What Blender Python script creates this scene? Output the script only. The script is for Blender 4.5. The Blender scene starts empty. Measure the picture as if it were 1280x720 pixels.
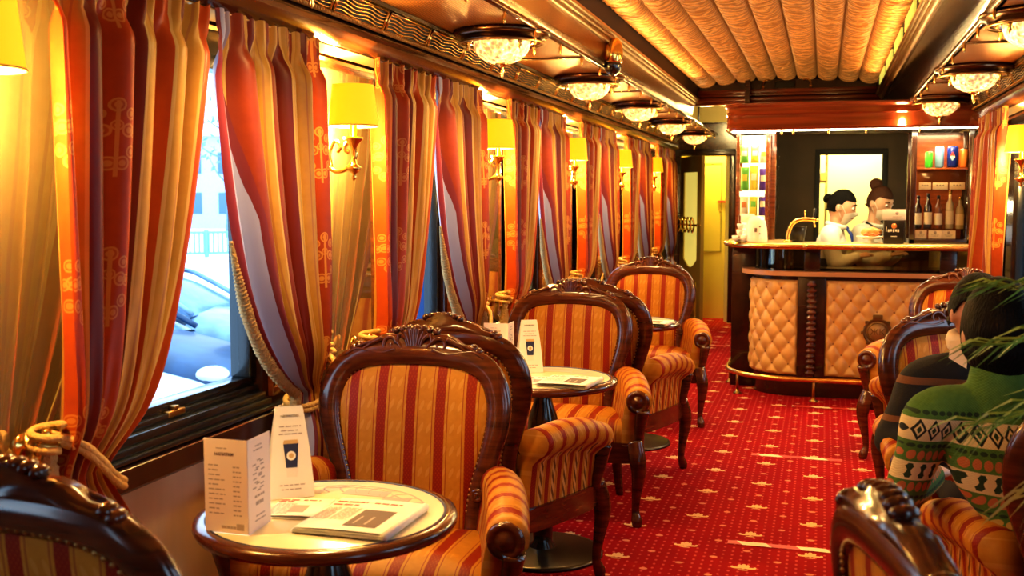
import bpy, bmesh, math, random
from mathutils import Vector, Matrix, noise
PI = math.pi
random.seed(7)
S = bpy.context.scene
COL = S.collection
V = Vector

# ------------------------------------------------------------------ materials
def _nodes(name):
    m = bpy.data.materials.new(name); m.use_nodes = True
    nt = m.node_tree
    return m, nt, nt.nodes['Principled BSDF'], nt.nodes['Material Output']

def mat(name, col, rough=.5, metal=0., emit=None, es=0., bump=0., bscale=60., var=0., vscale=8., coat=0., trans=0., alpha=1., sheen=0., stretch=None):
    m, nt, b, out = _nodes(name)
    b.inputs['Base Color'].default_value = (*col, 1)
    b.inputs['Roughness'].default_value = rough
    b.inputs['Metallic'].default_value = metal
    b.inputs['Coat Weight'].default_value = coat
    b.inputs['Coat Roughness'].default_value = .12
    b.inputs['Transmission Weight'].default_value = trans
    b.inputs['Alpha'].default_value = alpha
    b.inputs['Sheen Weight'].default_value = sheen
    if emit:
        b.inputs['Emission Color'].default_value = (*emit, 1); b.inputs['Emission Strength'].default_value = es
    L = nt.links
    if bump or var:
        tc = nt.nodes.new('ShaderNodeTexCoord')
        src = tc.outputs['Object']
        if stretch:
            mp = nt.nodes.new('ShaderNodeMapping'); mp.inputs['Scale'].default_value = stretch
            L.new(src, mp.inputs['Vector']); src = mp.outputs['Vector']
    if bump:
        n = nt.nodes.new('ShaderNodeTexNoise'); n.inputs['Scale'].default_value = bscale; n.inputs['Detail'].default_value = 3
        L.new(src, n.inputs['Vector'])
        bp = nt.nodes.new('ShaderNodeBump'); bp.inputs['Strength'].default_value = bump; bp.inputs['Distance'].default_value = .01
        L.new(n.outputs['Fac'], bp.inputs['Height']); L.new(bp.outputs['Normal'], b.inputs['Normal'])
    if var:
        n = nt.nodes.new('ShaderNodeTexNoise'); n.inputs['Scale'].default_value = vscale; n.inputs['Detail'].default_value = 4
        L.new(src, n.inputs['Vector'])
        r = nt.nodes.new('ShaderNodeValToRGB')
        r.color_ramp.elements[0].position = .3; r.color_ramp.elements[1].position = .7
        r.color_ramp.elements[0].color = (*[c*(1-var) for c in col], 1)
        r.color_ramp.elements[1].color = (*[min(1, c*(1+var)) for c in col], 1)
        L.new(n.outputs['Fac'], r.inputs['Fac']); L.new(r.outputs['Color'], b.inputs['Base Color'])
    return m

class NB:
    """small helper for maths node graphs"""
    def __init__(s, nt): s.nt = nt; s.L = nt.links
    def _in(s, sock, v):
        if isinstance(v, (int, float)): sock.default_value = v
        else: s.L.new(v, sock)
    def m(s, op, a, b=0., c=None):
        n = s.nt.nodes.new('ShaderNodeMath'); n.operation = op
        s._in(n.inputs[0], a); s._in(n.inputs[1], b)
        if c is not None: s._in(n.inputs[2], c)
        return n.outputs[0]
    def mix(s, f, a, b):
        n = s.nt.nodes.new('ShaderNodeMix'); n.data_type = 'RGBA'
        s._in(n.inputs['Factor'], f)
        for k, v in ((6, a), (7, b)):
            if isinstance(v, tuple): n.inputs[k].default_value = (*v, 1)
            else: s.L.new(v, n.inputs[k])
        return n.outputs[2]
    def xyz(s, out):
        n = s.nt.nodes.new('ShaderNodeSeparateXYZ'); s.L.new(out, n.inputs[0]); return n.outputs
    def coord(s, which='Object'):
        n = s.nt.nodes.new('ShaderNodeTexCoord'); return n.outputs[which]
    def frac(s, a, k): return s.m('FRACT', s.m('MULTIPLY', a, k))
    def band(s, f, lo, hi): return s.m('MULTIPLY', s.m('GREATER_THAN', f, lo), s.m('LESS_THAN', f, hi))
    def noise(s, vec, sc, det=3):
        n = s.nt.nodes.new('ShaderNodeTexNoise'); n.inputs['Scale'].default_value = sc; n.inputs['Detail'].default_value = det
        s.L.new(vec, n.inputs['Vector']); return n.outputs['Fac']
    def bump(s, h, st, dist, b):
        n = s.nt.nodes.new('ShaderNodeBump'); n.inputs['Strength'].default_value = st; n.inputs['Distance'].default_value = dist
        s.L.new(h, n.inputs['Height']); s.L.new(n.outputs['Normal'], b.inputs['Normal'])

def fabric_stripes(name, axis, k, off=.5, floral=True, dark=1.):
    """gold satin stripes with dotted red bands (bands run across 'axis')"""
    m, nt, b, out = _nodes(name); q = NB(nt)
    co = q.coord(); x = q.xyz(co)
    a = x[axis]; o = x[2] if axis != 2 else x[0]
    o2 = x[1] if axis == 0 else x[0]
    f = q.m('FRACT', q.m('ADD', q.m('MULTIPLY', a, k), off))
    D = lambda c: tuple(v*dark for v in c)
    n = q.noise(co, 55., 4)
    gold = q.mix(q.m('MULTIPLY', n, .9), D((.60, .25, .026)), D((.44, .16, .012)))
    # faint damask in the gold
    cell = q.m('ADD', q.m('SINE', q.m('MULTIPLY', o, 95.)), q.m('SINE', q.m('MULTIPLY', q.m('ADD', a, q.m('MULTIPLY', o, .35)), 260.)))
    gold = q.mix(q.m('MULTIPLY', q.m('GREATER_THAN', cell, 1.1), .22), gold, D((.80, .44, .12)))
    red = D((.27, .020, .004))
    dots = q.m('GREATER_THAN', q.m('MULTIPLY', q.m('SINE', q.m('MULTIPLY', a, 620.)), q.m('SINE', q.m('MULTIPLY', q.m('ADD', o, o2), 520.))), .45)
    redc = q.mix(q.m('MULTIPLY', dots, .35), red, D((.46, .08, .01)))
    col = q.mix(q.band(f, .34, .66), gold, redc)
    for lo, hi in ((.235, .262), (.738, .765)):
        col = q.mix(q.band(f, lo, hi), col, D((.30, .045, .012)))
    if floral:
        fl = q.m('FRACT', q.m('MULTIPLY', a, k*.5))
        inb = q.band(q.m('FRACT', q.m('ADD', q.m('MULTIPLY', a, k), off+.5)), .37, .63)
        w = q.m('SINE', q.m('ADD', q.m('MULTIPLY', o, 120.), q.m('MULTIPLY', a, 300.)))
        dk = q.mix(q.m('GREATER_THAN', w, .0), D((.10, .035, .012)), D((.62, .34, .10)))
        inb = q.m('MULTIPLY', inb, q.m('LESS_THAN', x[2], .545))
        col = q.mix(q.m('MULTIPLY', inb, .85), col, dk)
    nt.links.new(col, b.inputs['Base Color'])
    b.inputs['Roughness'].default_value = .48; b.inputs['Sheen Weight'].default_value = .0
    b.inputs['Specular IOR Level'].default_value = .2
    q.bump(n, .12, .004, b)
    return m

def curtain_mat(name, k=3.3, lining=None):
    m, nt, b, out = _nodes(name); q = NB(nt)
    uv = q.coord('UV'); x = q.xyz(uv); u, v = x[0], x[1]
    f = q.m('FRACT', q.m('ADD', q.m('MULTIPLY', u, k), .02))
    n = q.noise(q.coord(), 30., 4)
    beige = q.mix(n, (.60, .30, .050), (.44, .195, .026))
    orange = q.mix(n, (.52, .075, .007), (.38, .042, .005))
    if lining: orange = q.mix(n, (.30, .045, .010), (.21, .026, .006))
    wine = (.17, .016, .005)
    col = q.mix(q.band(f, .0, .34), beige, orange)
    col = q.mix(q.band(f, .60, .76), col, wine)
    for lo, hi in ((.335, .36), (.575, .60), (.76, .78), (.975, 1.)):
        col = q.mix(q.band(f, lo, hi), col, (.66, .38, .10))
    for lo, hi in ((.43, .45), (.50, .515), (.86, .88)):
        col = q.mix(q.band(f, lo, hi), col, (.42, .17, .04))
    # embroidered bouquet on the orange stripes
    a = q.m('MULTIPLY', q.m('SUBTRACT', f, .17), .36)
    c = q.m('MULTIPLY', q.m('SUBTRACT', q.m('FRACT', q.m('ADD', q.m('MULTIPLY', v, 4.), .42)), .5), .33)
    mot = q.m('MULTIPLY', q.m('LESS_THAN', q.m('ABSOLUTE', a), .004), q.m('LESS_THAN', q.m('ABSOLUTE', c), .085))
    ab = q.m('ABSOLUTE', a)
    for ca, cc, R_ in ((0, .075, .016), (.030, .055, .014), (.044, .015, .014), (.024, .018, .016), (0, .030, .012), (.034, -.030, .015), (.012, -.055, .016)):
        r = q.m('SQRT', q.m('ADD', q.m('POWER', q.m('SUBTRACT', ab, ca), 2.), q.m('POWER', q.m('SUBTRACT', c, -cc), 2.)))
        ring = q.m('MULTIPLY', q.m('LESS_THAN', r, R_), q.m('SUBTRACT', 1., q.m('MULTIPLY', .8, q.band(r, R_*.45, R_*.72))))
        mot = q.m('MAXIMUM', mot, ring)
    mot = q.m('MULTIPLY', mot, q.m('MULTIPLY', q.band(f, .03, .31), q.m('LESS_THAN', u, .45)))
    col = q.mix(q.m('MULTIPLY', mot, .42), col, (.80, .42, .10))
    if lining:
        thr = q.m('SUBTRACT', .915, q.m('MULTIPLY', q.m('MINIMUM', 1., q.m('MULTIPLY', v, 2.4)), .105))
        col = q.mix(q.m('GREATER_THAN', u, q.m('SUBTRACT', thr, .02)), col, (.20, .03, .03))
        col = q.mix(q.m('GREATER_THAN', u, thr), col, (.42, .39, .48))  # lilac tint puts bluish daylight into the pale lining colour
        col = q.mix(q.band(u, .875, .89), col, (.30, .22, .28))
        col = q.mix(q.m('GREATER_THAN', u, .965), col, (.26, .03, .03))
    else:
        col = q.mix(q.m('GREATER_THAN', u, .985), col, (.30, .03, .03))
    nt.links.new(col, b.inputs['Base Color'])
    b.inputs['Roughness'].default_value = .42
    b.inputs['Specular IOR Level'].default_value = .4
    b.inputs['Anisotropic'].default_value = .3
    q.bump(n, .06, .004, b)
    # thin cloth lets a little light through
    tr = nt.nodes.new('ShaderNodeBsdfTranslucent'); nt.links.new(col, tr.inputs['Color'])
    mx = nt.nodes.new('ShaderNodeMixShader'); mx.inputs[0].default_value = .16
    nt.links.new(b.outputs[0], mx.inputs[1]); nt.links.new(tr.outputs[0], mx.inputs[2])
    nt.links.new(mx.outputs[0], out.inputs['Surface'])
    return m

def carpet_mat():
    m, nt, b, out = _nodes('red_carpet'); q = NB(nt)
    co = q.coord(); x = q.xyz(co); X, Y = x[0], x[1]
    def lat(sx, sy, ox, oy):
        a = q.m('MULTIPLY', q.m('SUBTRACT', q.m('FRACT', q.m('ADD', q.m('DIVIDE', X, sx), ox)), .5), sx)
        c = q.m('MULTIPLY', q.m('SUBTRACT', q.m('FRACT', q.m('ADD', q.m('DIVIDE', Y, sy), oy)), .5), sy)
        return a, c
    def ell(a, c, ca, cc, ra, rc):
        p = q.m('POWER', q.m('DIVIDE', q.m('SUBTRACT', a, ca), ra), 2.)
        r = q.m('POWER', q.m('DIVIDE', q.m('SUBTRACT', c, cc), rc), 2.)
        return q.m('LESS_THAN', q.m('ADD', p, r), 1.)
    mask = None; small = None
    for ox, oy in ((.54, .30), (.04, .80)):
        a, c = lat(.50, .43, ox, oy)
        ab = q.m('ABSOLUTE', a)
        for e in (ell(a, c, 0, .022, .011, .030), ell(ab, c, .026, .004, .022, .010), ell(ab, c, .044, .012, .006, .010), ell(a, c, 0, -.018, .020, .006), ell(ab, c, .016, .026, .007, .018)):
            mask = e if mask is None else q.m('MAXIMUM', mask, e)
        for oa, oc in ((0, .215), (.125, .1075), (.125, -.1075)):
            a2 = q.m('SUBTRACT', ab, oa)
            c2 = q.m('SUBTRACT', c, oc) if oa else q.m('SUBTRACT', q.m('ABSOLUTE', c), oc)
            e = ell(a2, c2, 0, 0, .016, .012)
            small = e if small is None else q.m('MAXIMUM', small, e)
    a, c = lat(.036, .048, .5, .5)
    dot = ell(a, c, 0, 0, .0055, .009)
    n = q.noise(co, 9., 4); n2 = q.noise(co, 260., 2)
    red = q.mix(n, (.25, .0015, .006), (.37, .003, .010))
    red = q.mix(q.m('MULTIPLY', n2, .5), red, (.20, .0, .004))
    col = q.mix(q.m('MULTIPLY', dot, .55), red, (.68, .12, .09))
    col = q.mix(q.m('MULTIPLY', small, .7), col, (.80, .34, .20))
    col = q.mix(q.m('MULTIPLY', mask, .9), col, (.80, .52, .26))
    nt.links.new(col, b.inputs['Base Color'])
    b.inputs['Roughness'].default_value = .9; b.inputs['Specular IOR Level'].default_value = .1
    q.bump(n2, .3, .004, b)
    return m

def perforated(name, col, dark, metal=.9, rough=.28, s=95.):
    m, nt, b, out = _nodes(name); q = NB(nt)
    x = q.xyz(q.coord())
    p = q.m('MULTIPLY', q.m('SINE', q.m('MULTIPLY', q.m('ADD', x[0], x[1]), s*2)), q.m('SINE', q.m('MULTIPLY', q.m('SUBTRACT', x[0], x[1]), s*2)))
    ab = q.m('ABSOLUTE', p)
    c = q.mix(q.m('GREATER_THAN', ab, .38), col, dark)
    nt.links.new(c, b.inputs['Base Color']); b.inputs['Metallic'].default_value = metal; b.inputs['Roughness'].default_value = rough
    q.bump(ab, .5, .004, b)
    return m

def glass_mat(name, tint=(1, 1, 1), refl=.08, rough=0.):
    m, nt, b, out = _nodes(name)
    t = nt.nodes.new('ShaderNodeBsdfTransparent'); t.inputs[0].default_value = (*tint, 1)
    g = nt.nodes.new('ShaderNodeBsdfGlossy'); g.inputs['Roughness'].default_value = rough
    lw = nt.nodes.new('ShaderNodeLayerWeight'); lw.inputs[0].default_value = refl
    mx = nt.nodes.new('ShaderNodeMixShader')
    nt.links.new(lw.outputs['Fresnel'], mx.inputs[0]); nt.links.new(t.outputs[0], mx.inputs[1]); nt.links.new(g.outputs[0], mx.inputs[2])
    nt.links.new(mx.outputs[0], out.inputs['Surface'])
    return m

def sweater_mat():
    m, nt, b, out = _nodes('green_patterned_knit'); q = NB(nt)
    co = q.coord(); x = q.xyz(co); z = x[2]
    h = q.m('ADD', x[0], q.m('MULTIPLY', x[1], .45))
    n = q.noise(co, 70., 3)
    green = q.mix(n, (.050, .125, .018), (.11, .23, .035))
    col = green
    cream = (.72, .56, .28); black = (.012, .016, .012); orange = (.52, .15, .045); dk = (.02, .045, .015); yel = (.60, .38, .08)
    def tri(v, k): return q.m('ABSOLUTE', q.m('SUBTRACT', q.m('FRACT', q.m('MULTIPLY', v, k)), .5))
    def band(lo, hi, c):
        nonlocal col
        col = q.mix(q.band(z, lo, hi), col, c)
    def dots(zc, hgt, k, c):
        nonlocal col
        r = q.m('ADD', q.m('POWER', q.m('DIVIDE', q.m('SUBTRACT', z, zc), hgt), 2.), q.m('POWER', q.m('MULTIPLY', q.m('SUBTRACT', q.m('FRACT', q.m('MULTIPLY', h, k)), .5), 2.4), 2.))
        col = q.mix(q.m('LESS_THAN', r, 1.), col, c)
    # diamond band
    band(.836, .896, cream)
    d = q.m('ADD', q.m('MULTIPLY', tri(h, 32.), 2.), q.m('ABSOLUTE', q.m('DIVIDE', q.m('SUBTRACT', z, .866), .030)))
    col = q.mix(q.m('MULTIPLY', q.band(z, .838, .894), q.band(d, .62, .98)), col, black)
    col = q.mix(q.m('MULTIPLY', q.band(z, .838, .894), q.m('LESS_THAN', d, .35)), col, dk)
    dots(.912, .006, 60., dk); dots(.822, .006, 60., dk)
    dots(.795, .014, 52., orange)
    band(.722, .775, cream)
    s1 = q.m('SUBTRACT', q.m('MULTIPLY', tri(h, 33.), 2.), 0.)
    zz = q.m('ABSOLUTE', q.m('DIVIDE', q.m('SUBTRACT', z, .749), .024))
    star = q.m('LESS_THAN', q.m('MULTIPLY', q.m('ADD', s1, .08), q.m('ADD', q.m('ABSOLUTE', q.m('SUBTRACT', zz, .5)), .45)), .30)
    col = q.mix(q.m('MULTIPLY', q.band(z, .728, .770), star), col, dk)
    dots(.703, .014, 52., orange)
    dots(.672, .005, 60., dk); dots(.652, .010, 52., yel)
    band(.612, .638, black); dots(.625, .007, 30., (.45, .40, .30))
    dots(.598, .010, 52., yel); dots(.575, .005, 50., dk)
    nt.links.new(col, b.inputs['Base Color']); b.inputs['Roughness'].default_value = .9
    kn = q.m('MULTIPLY', q.m('SINE', q.m('MULTIPLY', h, 900.)), q.m('SINE', q.m('MULTIPLY', z, 900.)))
    q.bump(q.m('ADD', kn, n), .25, .003, b)
    return m

def striped(name, cols, axis=1, k=8., rough=.6, skew=0.):
    m, nt, b, out = _nodes(name); q = NB(nt)
    x = q.xyz(q.coord())
    f = q.m('FRACT', q.m('MULTIPLY', q.m('ADD', x[axis], q.m('MULTIPLY', x[1-axis], skew)), k))
    nt.links.new(q.mix(q.m('GREATER_THAN', f, .5), cols[0], cols[1]), b.inputs['Base Color'])
    b.inputs['Roughness'].default_value = rough
    return m

M = {}
M['wood'] = mat('mahogany', (.090, .020, .006), .22, coat=.5, var=.5, vscale=9., stretch=(1, 1, 7))
M['wood_light'] = mat('red_mahogany', (.17, .04, .012), .22, coat=.5, var=.4, vscale=6., stretch=(1, 1, 8))
M['wood_dark'] = mat('dark_mahogany', (.030, .009, .005), .25, coat=.4, var=.4, vscale=6., stretch=(.3, 4, 4))
M['wood_trim'] = mat('polished_wood_trim', (.075, .022, .006), .24, coat=.35, var=.4, vscale=5., stretch=(6, .4, 6))
M['canopy'] = mat('red_polished_wood', (.16, .026, .008), .2, coat=.6, var=.4, vscale=4., stretch=(.4, 5, 9))
M['fab_x'] = fabric_stripes('striped_satin_across', 0, 10.6, .5, False)
M['fab_y'] = fabric_stripes('striped_satin_along', 1, 15., .2, True)
M['cur_l'] = curtain_mat('curtain_satin')
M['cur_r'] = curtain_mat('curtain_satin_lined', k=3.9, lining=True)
M['carpet'] = carpet_mat()
M['brass'] = mat('brass', (.78, .50, .16), .24, 1.)
M['gold'] = mat('bright_gold', (.85, .55, .16), .2, 1.)
M['antique'] = mat('antique_brass', (.42, .25, .08), .3, 1.)
M['bronze'] = mat('dark_bronze', (.14, .075, .04), .25, 1.)
M['copper'] = perforated('perforated_copper', (.66, .27, .07), (.05, .012, .004), .7)
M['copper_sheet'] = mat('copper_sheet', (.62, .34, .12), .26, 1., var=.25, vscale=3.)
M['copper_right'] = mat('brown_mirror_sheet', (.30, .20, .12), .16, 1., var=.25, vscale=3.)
M['cream_gold'] = mat('gilded_cornice_underside', (.80, .56, .24), .3, .3)
M['dark'] = mat('black_recess', (.008, .006, .005), .6)
M['coffer'] = mat('dark_coffer', (.010, .006, .004), .7)
M['olive'] = mat('olive_brown_wall', (.075, .046, .018), .6, var=.2, vscale=3.)
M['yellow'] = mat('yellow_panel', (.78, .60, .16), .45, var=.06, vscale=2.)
M['yellow_line'] = mat('yellow_panel_groove', (.42, .30, .07), .5)
M['cream'] = mat('cream_wall', (.88, .80, .40), .5)
M['wainscot'] = mat('beige_wainscot', (.66, .46, .27), .45, var=.15, vscale=5., bump=.05, stretch=(1, 1, .2))
def pier_mirror_mat():
    m, nt, b, out = _nodes('cream_brightened_mirror')
    b.inputs['Base Color'].default_value = (.86, .80, .68, 1); b.inputs['Metallic'].default_value = 1.; b.inputs['Roughness'].default_value = .04
    d = nt.nodes.new('ShaderNodeBsdfDiffuse'); d.inputs[0].default_value = (.80, .60, .28, 1)  # cream diffuse mixed into the mirror to brighten the piers round the sconces
    mx = nt.nodes.new('ShaderNodeMixShader'); mx.inputs[0].default_value = .27
    nt.links.new(b.outputs[0], mx.inputs[1]); nt.links.new(d.outputs[0], mx.inputs[2]); nt.links.new(mx.outputs[0], out.inputs['Surface'])
    return m
M['mirror'] = pier_mirror_mat()
M['frame_black'] = mat('black_window_frame', (.012, .014, .018), .22, coat=.3)
M['glass'] = glass_mat('window_glass', (.92, .97, 1.), .05)
M['cab_glass'] = glass_mat('cabinet_glass', (.97, .95, .9), .12)
M['dark_glass'] = glass_mat('smoked_glass', (.55, .46, .32), .35)
M['wood_ledge'] = mat('copper_toned_ledge', (.50, .25, .13), .3, coat=.4)
M['shade'] = mat('yellow_lampshade', (.75, .36, .02), .7, emit=(1., .40, .006), es=.80)
M['bulb'] = mat('glowing_bulb', (1, .9, .6), .3, emit=(1., .74, .30), es=22.)
M['crystal'] = None
def crystal():
    m, nt, b, out = _nodes('cut_crystal'); q = NB(nt)
    co = q.coord(); v = nt.nodes.new('ShaderNodeTexVoronoi'); v.inputs['Scale'].default_value = 48.
    nt.links.new(co, v.inputs['Vector'])
    b.inputs['Base Color'].default_value = (.9, .74, .48, 1); b.inputs['Roughness'].default_value = .08
    b.inputs['Metallic'].default_value = .0
    s = q.m('MULTIPLY', q.m('POWER', q.m('MULTIPLY', v.outputs['Distance'], 1.3), 3.), 1.7)
    b.inputs['Emission Color'].default_value = (1., .52, .15, 1)
    nt.links.new(q.m('ADD', s, .10), b.inputs['Emission Strength'])
    q.bump(v.outputs['Distance'], 1., .02, b)
    return m
M['crystal'] = crystal()
M['tuft'] = mat('cream_leather', (.66, .38, .13), .38, bump=.03, bscale=120.)
M['button'] = mat('brown_button', (.24, .085, .025), .4)
M['marble'] = mat('cream_table_top', (.86, .74, .48), .25, var=.06, vscale=5., coat=.3)
M['black_metal'] = mat('black_lacquer', (.012, .010, .010), .18, coat=.6)
M['base_metal'] = mat('dark_steel_base', (.055, .045, .035), .3, .8)
M['paper'] = mat('white_paper', (.86, .80, .68), .7)
M['paper_pink'] = mat('menu_card_paper', (.88, .74, .62), .6)
M['news'] = mat('newsprint', (.88, .80, .66), .8, var=.05, vscale=20.)
M['ink'] = mat('grey_ink', (.16, .11, .09), .8)
M['ink_soft'] = mat('faded_ink', (.42, .33, .27), .8)
M['ink_red'] = mat('red_headline_ink', (.40, .13, .10), .8)
M['navy'] = mat('navy_ink', (.018, .022, .075), .6)
M['tan'] = mat('tan_print', (.62, .40, .16), .7)
M['rope'] = mat('gold_rope', (.62, .36, .10), .6, bump=.6, bscale=140.)
M['fringe'] = mat('gold_fringe', (.42, .25, .09), .8, bump=1., bscale=110.)
M['tape_white'] = striped('red_white_floor_tape', ((.92, .66, .40), (.62, .03, .02)), 0, 4.2, .5, .6)
M['skin'] = mat('skin', (.66, .36, .22), .5)
M['skin_dark'] = mat('warm_skin', (.52, .24, .13), .5)
M['hair'] = mat('black_hair', (.003, .002, .0015), .66, bump=.8, bscale=40., stretch=(5, 5, 1))
M['hair'].node_tree.nodes['Principled BSDF'].inputs['Specular IOR Level'].default_value = .12
M['hair_brown'] = mat('brown_hair', (.055, .020, .010), .55, bump=.5, bscale=60., stretch=(6, 6, 1))
M['shirt'] = mat('white_shirt', (.84, .80, .70), .7, bump=.15, bscale=16.)
M['mask'] = mat('white_face_mask', (.82, .74, .60), .8)
M['blue'] = mat('blue_tie', (.02, .05, .30), .5)
M['blacksweat'] = mat('black_knit', (.008, .008, .010), .85, bump=.3, bscale=160.)
def black_knit():
    m, nt, b, out = _nodes('black_knit_with_brown_bands'); q = NB(nt)
    z = q.xyz(q.coord())[2]
    col = q.mix(q.band(z, .80, .825), (.007, .007, .009), (.16, .065, .022))
    col = q.mix(q.band(z, .672, .692), col, (.16, .065, .022))
    nt.links.new(col, b.inputs['Base Color']); b.inputs['Roughness'].default_value = .85
    q.bump(q.noise(q.coord(), 160.), .3, .004, b)
    return m
M['blackknit'] = black_knit()
M['brownband'] = mat('brown_knit_band', (.16, .07, .025), .85, bump=.3, bscale=160.)
M['trouser'] = mat('dark_trousers', (.010, .010, .014), .8)
M['sweater'] = sweater_mat()
M['collar'] = mat('cream_collar', (.80, .62, .42), .7)
M['eye'] = mat('eye_white', (.8, .75, .7), .3)
M['iris'] = mat('dark_iris', (.03, .015, .01), .2)
M['hair_brown'].node_tree.nodes['Principled BSDF'].inputs['Specular IOR Level'].default_value = .15
M['lips'] = mat('lips', (.45, .14, .11), .5)
M['palm'] = mat('palm_leaf', (.16, .26, .035), .4, var=.4, vscale=12.)
M['palm_tip'] = mat('yellow_palm_leaf', (.42, .36, .08), .45, var=.3, vscale=12.)
M['terracotta'] = mat('terracotta', (.40, .14, .06), .7, var=.15)
M['soil'] = mat('soil', (.03, .018, .010), .95, bump=1., bscale=40.)
M['snow'] = mat('snow', (.82, .88, .97), .8, bump=.4, bscale=2., var=.06, vscale=.8)
M['car_white'] = mat('snowy_white_car_paint', (.84, .88, .95), .25, coat=.7)
M['car_blue'] = mat('frosted_blue_car_paint', (.012, .05, .13), .45, coat=.2, var=.4, vscale=3.)
M['car_silver'] = mat('frosted_silver_car_paint', (.20, .32, .48), .35, coat=.5, var=.3, vscale=4.)
M['car_glass'] = mat('frosted_car_glass', (.16, .28, .44), .15, var=.2, vscale=6.)
M['car_dark'] = mat('black_car_trim', (.02, .04, .08), .4)
M['lamp_lens'] = mat('headlight_lens', (.85, .86, .86), .08, coat=1.)
M['rail_paint'] = mat('pale_blue_railing', (.22, .42, .60), .5)
M['coach_blue'] = mat('dark_blue_coach', (.006, .035, .13), .3, coat=.5)
M['coach_glass'] = mat('coach_window_glass', (.02, .14, .32), .12)
M['bark'] = mat('frosted_bark', (.16, .24, .32), .9, var=.3)
M['foliage'] = mat('snowy_twigs', (.20, .32, .42), .9, var=.4, vscale=6.)
M['building'] = mat('pale_building', (.50, .62, .74), .8, var=.1)
M['building_dark'] = mat('building_window', (.10, .18, .27), .3)
M['strip'] = mat('light_strip', (1, 1, .9), .4, emit=(1., .93, .62), es=9.)
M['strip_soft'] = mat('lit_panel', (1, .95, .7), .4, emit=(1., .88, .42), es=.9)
M['amber'] = mat('amber_spirit', (.22, .06, .015), .1, coat=.8)
M['dark_bottle'] = mat('dark_bottle_glass', (.035, .015, .010), .08, coat=.8)
M['clear_bottle'] = mat('pale_bottle_glass', (.55, .45, .28), .08, coat=.8)
M['green_bottle'] = mat('green_bottle_glass', (.03, .09, .02), .1, coat=.8)
M['label'] = mat('cream_label', (.80, .66, .44), .6)
M['can_blue'] = mat('blue_can', (.012, .03, .34), .25, .3)
M['can_green'] = mat('green_can', (.06, .55, .05), .3, .2)
M['can_lblue'] = mat('pale_blue_can', (.20, .42, .78), .3, .3)
M['can_orange'] = mat('orange_can', (.70, .22, .05), .3, .2)
M['red'] = mat('red_paint', (.70, .03, .03), .4)
M['steel'] = mat('can_top', (.7, .68, .62), .25, 1.)
M['bag_purple'] = mat('purple_bag', (.10, .035, .42), .35)
M['bag_yellow'] = mat('yellow_bag', (.82, .72, .10), .35)
M['bag_green'] = mat('green_bag', (.16, .55, .10), .35)
M['bag_white'] = mat('white_bag', (.85, .82, .70), .4)
M['bag_orange'] = mat('orange_bag', (.75, .28, .08), .35)
M['porcelain'] = mat('white_porcelain', (.88, .84, .70), .2, coat=.5)
M['pastry'] = mat('golden_pastry', (.66, .33, .08), .6, bump=.6, bscale=40., var=.4, vscale=20.)
M['tomato'] = mat('orange_filling', (.70, .18, .05), .5)
M['plastic'] = mat('black_plastic', (.012, .010, .010), .3)
M['screen'] = mat('pale_screen', (.62, .70, .72), .3, emit=(.7, .85, .9), es=.5)
M['clerestory'] = mat('clerestory_glass', (.4, .42, .1), .3, emit=(.62, .60, .10), es=.55)
M['emblem'] = mat('bronze_emblem', (.20, .12, .045), .4, .7)
M['emblem_face'] = mat('gilt_emblem_face', (.42, .25, .10), .45, .3)
M['door_olive'] = mat('olive_gilt_door', (.46, .34, .09), .35, .2)
M['door_glass'] = mat('frosted_door_glass', (.80, .66, .18), .3, emit=(1., .78, .16), es=.35)

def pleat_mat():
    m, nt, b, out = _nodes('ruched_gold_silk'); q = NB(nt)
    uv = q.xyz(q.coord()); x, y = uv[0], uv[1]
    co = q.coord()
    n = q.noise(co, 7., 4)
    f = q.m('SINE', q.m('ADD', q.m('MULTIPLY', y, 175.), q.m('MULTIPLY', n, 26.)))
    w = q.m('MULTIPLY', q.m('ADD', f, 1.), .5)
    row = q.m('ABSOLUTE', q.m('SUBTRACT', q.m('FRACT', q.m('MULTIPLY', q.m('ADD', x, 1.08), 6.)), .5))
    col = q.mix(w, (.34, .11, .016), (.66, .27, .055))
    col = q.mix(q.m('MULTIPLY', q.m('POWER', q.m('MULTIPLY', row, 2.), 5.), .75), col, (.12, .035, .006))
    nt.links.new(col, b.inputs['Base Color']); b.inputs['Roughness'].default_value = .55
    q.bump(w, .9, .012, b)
    nt.links.new(col, b.inputs['Emission Color']); b.inputs['Emission Strength'].default_value = .26  # even glow put into the silk colour, in place of light falling on it
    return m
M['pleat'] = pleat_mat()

# ------------------------------------------------------------------ mesh helpers
def obj(name, bm, m, parent=None, smooth=True, angle=None, label=None):
    bmesh.ops.recalc_face_normals(bm, faces=bm.faces[:])
    me = bpy.data.meshes.new(name)
    if smooth:
        for f in bm.faces: f.smooth = True
        if angle is not None:
            for e in bm.edges:
                if len(e.link_faces) == 2 and e.calc_face_angle(0) > angle: e.smooth = False
    bm.to_mesh(me); bm.free()
    for mm in (m if isinstance(m, (list, tuple)) else [m]): me.materials.append(M[mm] if isinstance(mm, str) else mm)
    o = bpy.data.objects.new(name, me); COL.objects.link(o)
    if parent: o.parent = parent
    if label: o['label'] = label
    return o

def tag(o, label, cat, group=None, kind=None):
    o['label'] = label; o['category'] = cat
    if group: o['group'] = group
    if kind: o['kind'] = kind
    return o

def thing(name, label, cat, loc=(0, 0, 0), rz=0., group=None):
    o = bpy.data.objects.new(name, None); COL.objects.link(o); o.empty_display_size = .05
    o.location = loc; o.rotation_euler = (0, 0, rz)
    return tag(o, label, cat, group)

def struct(o):
    o['kind'] = 'structure'; return o

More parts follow.
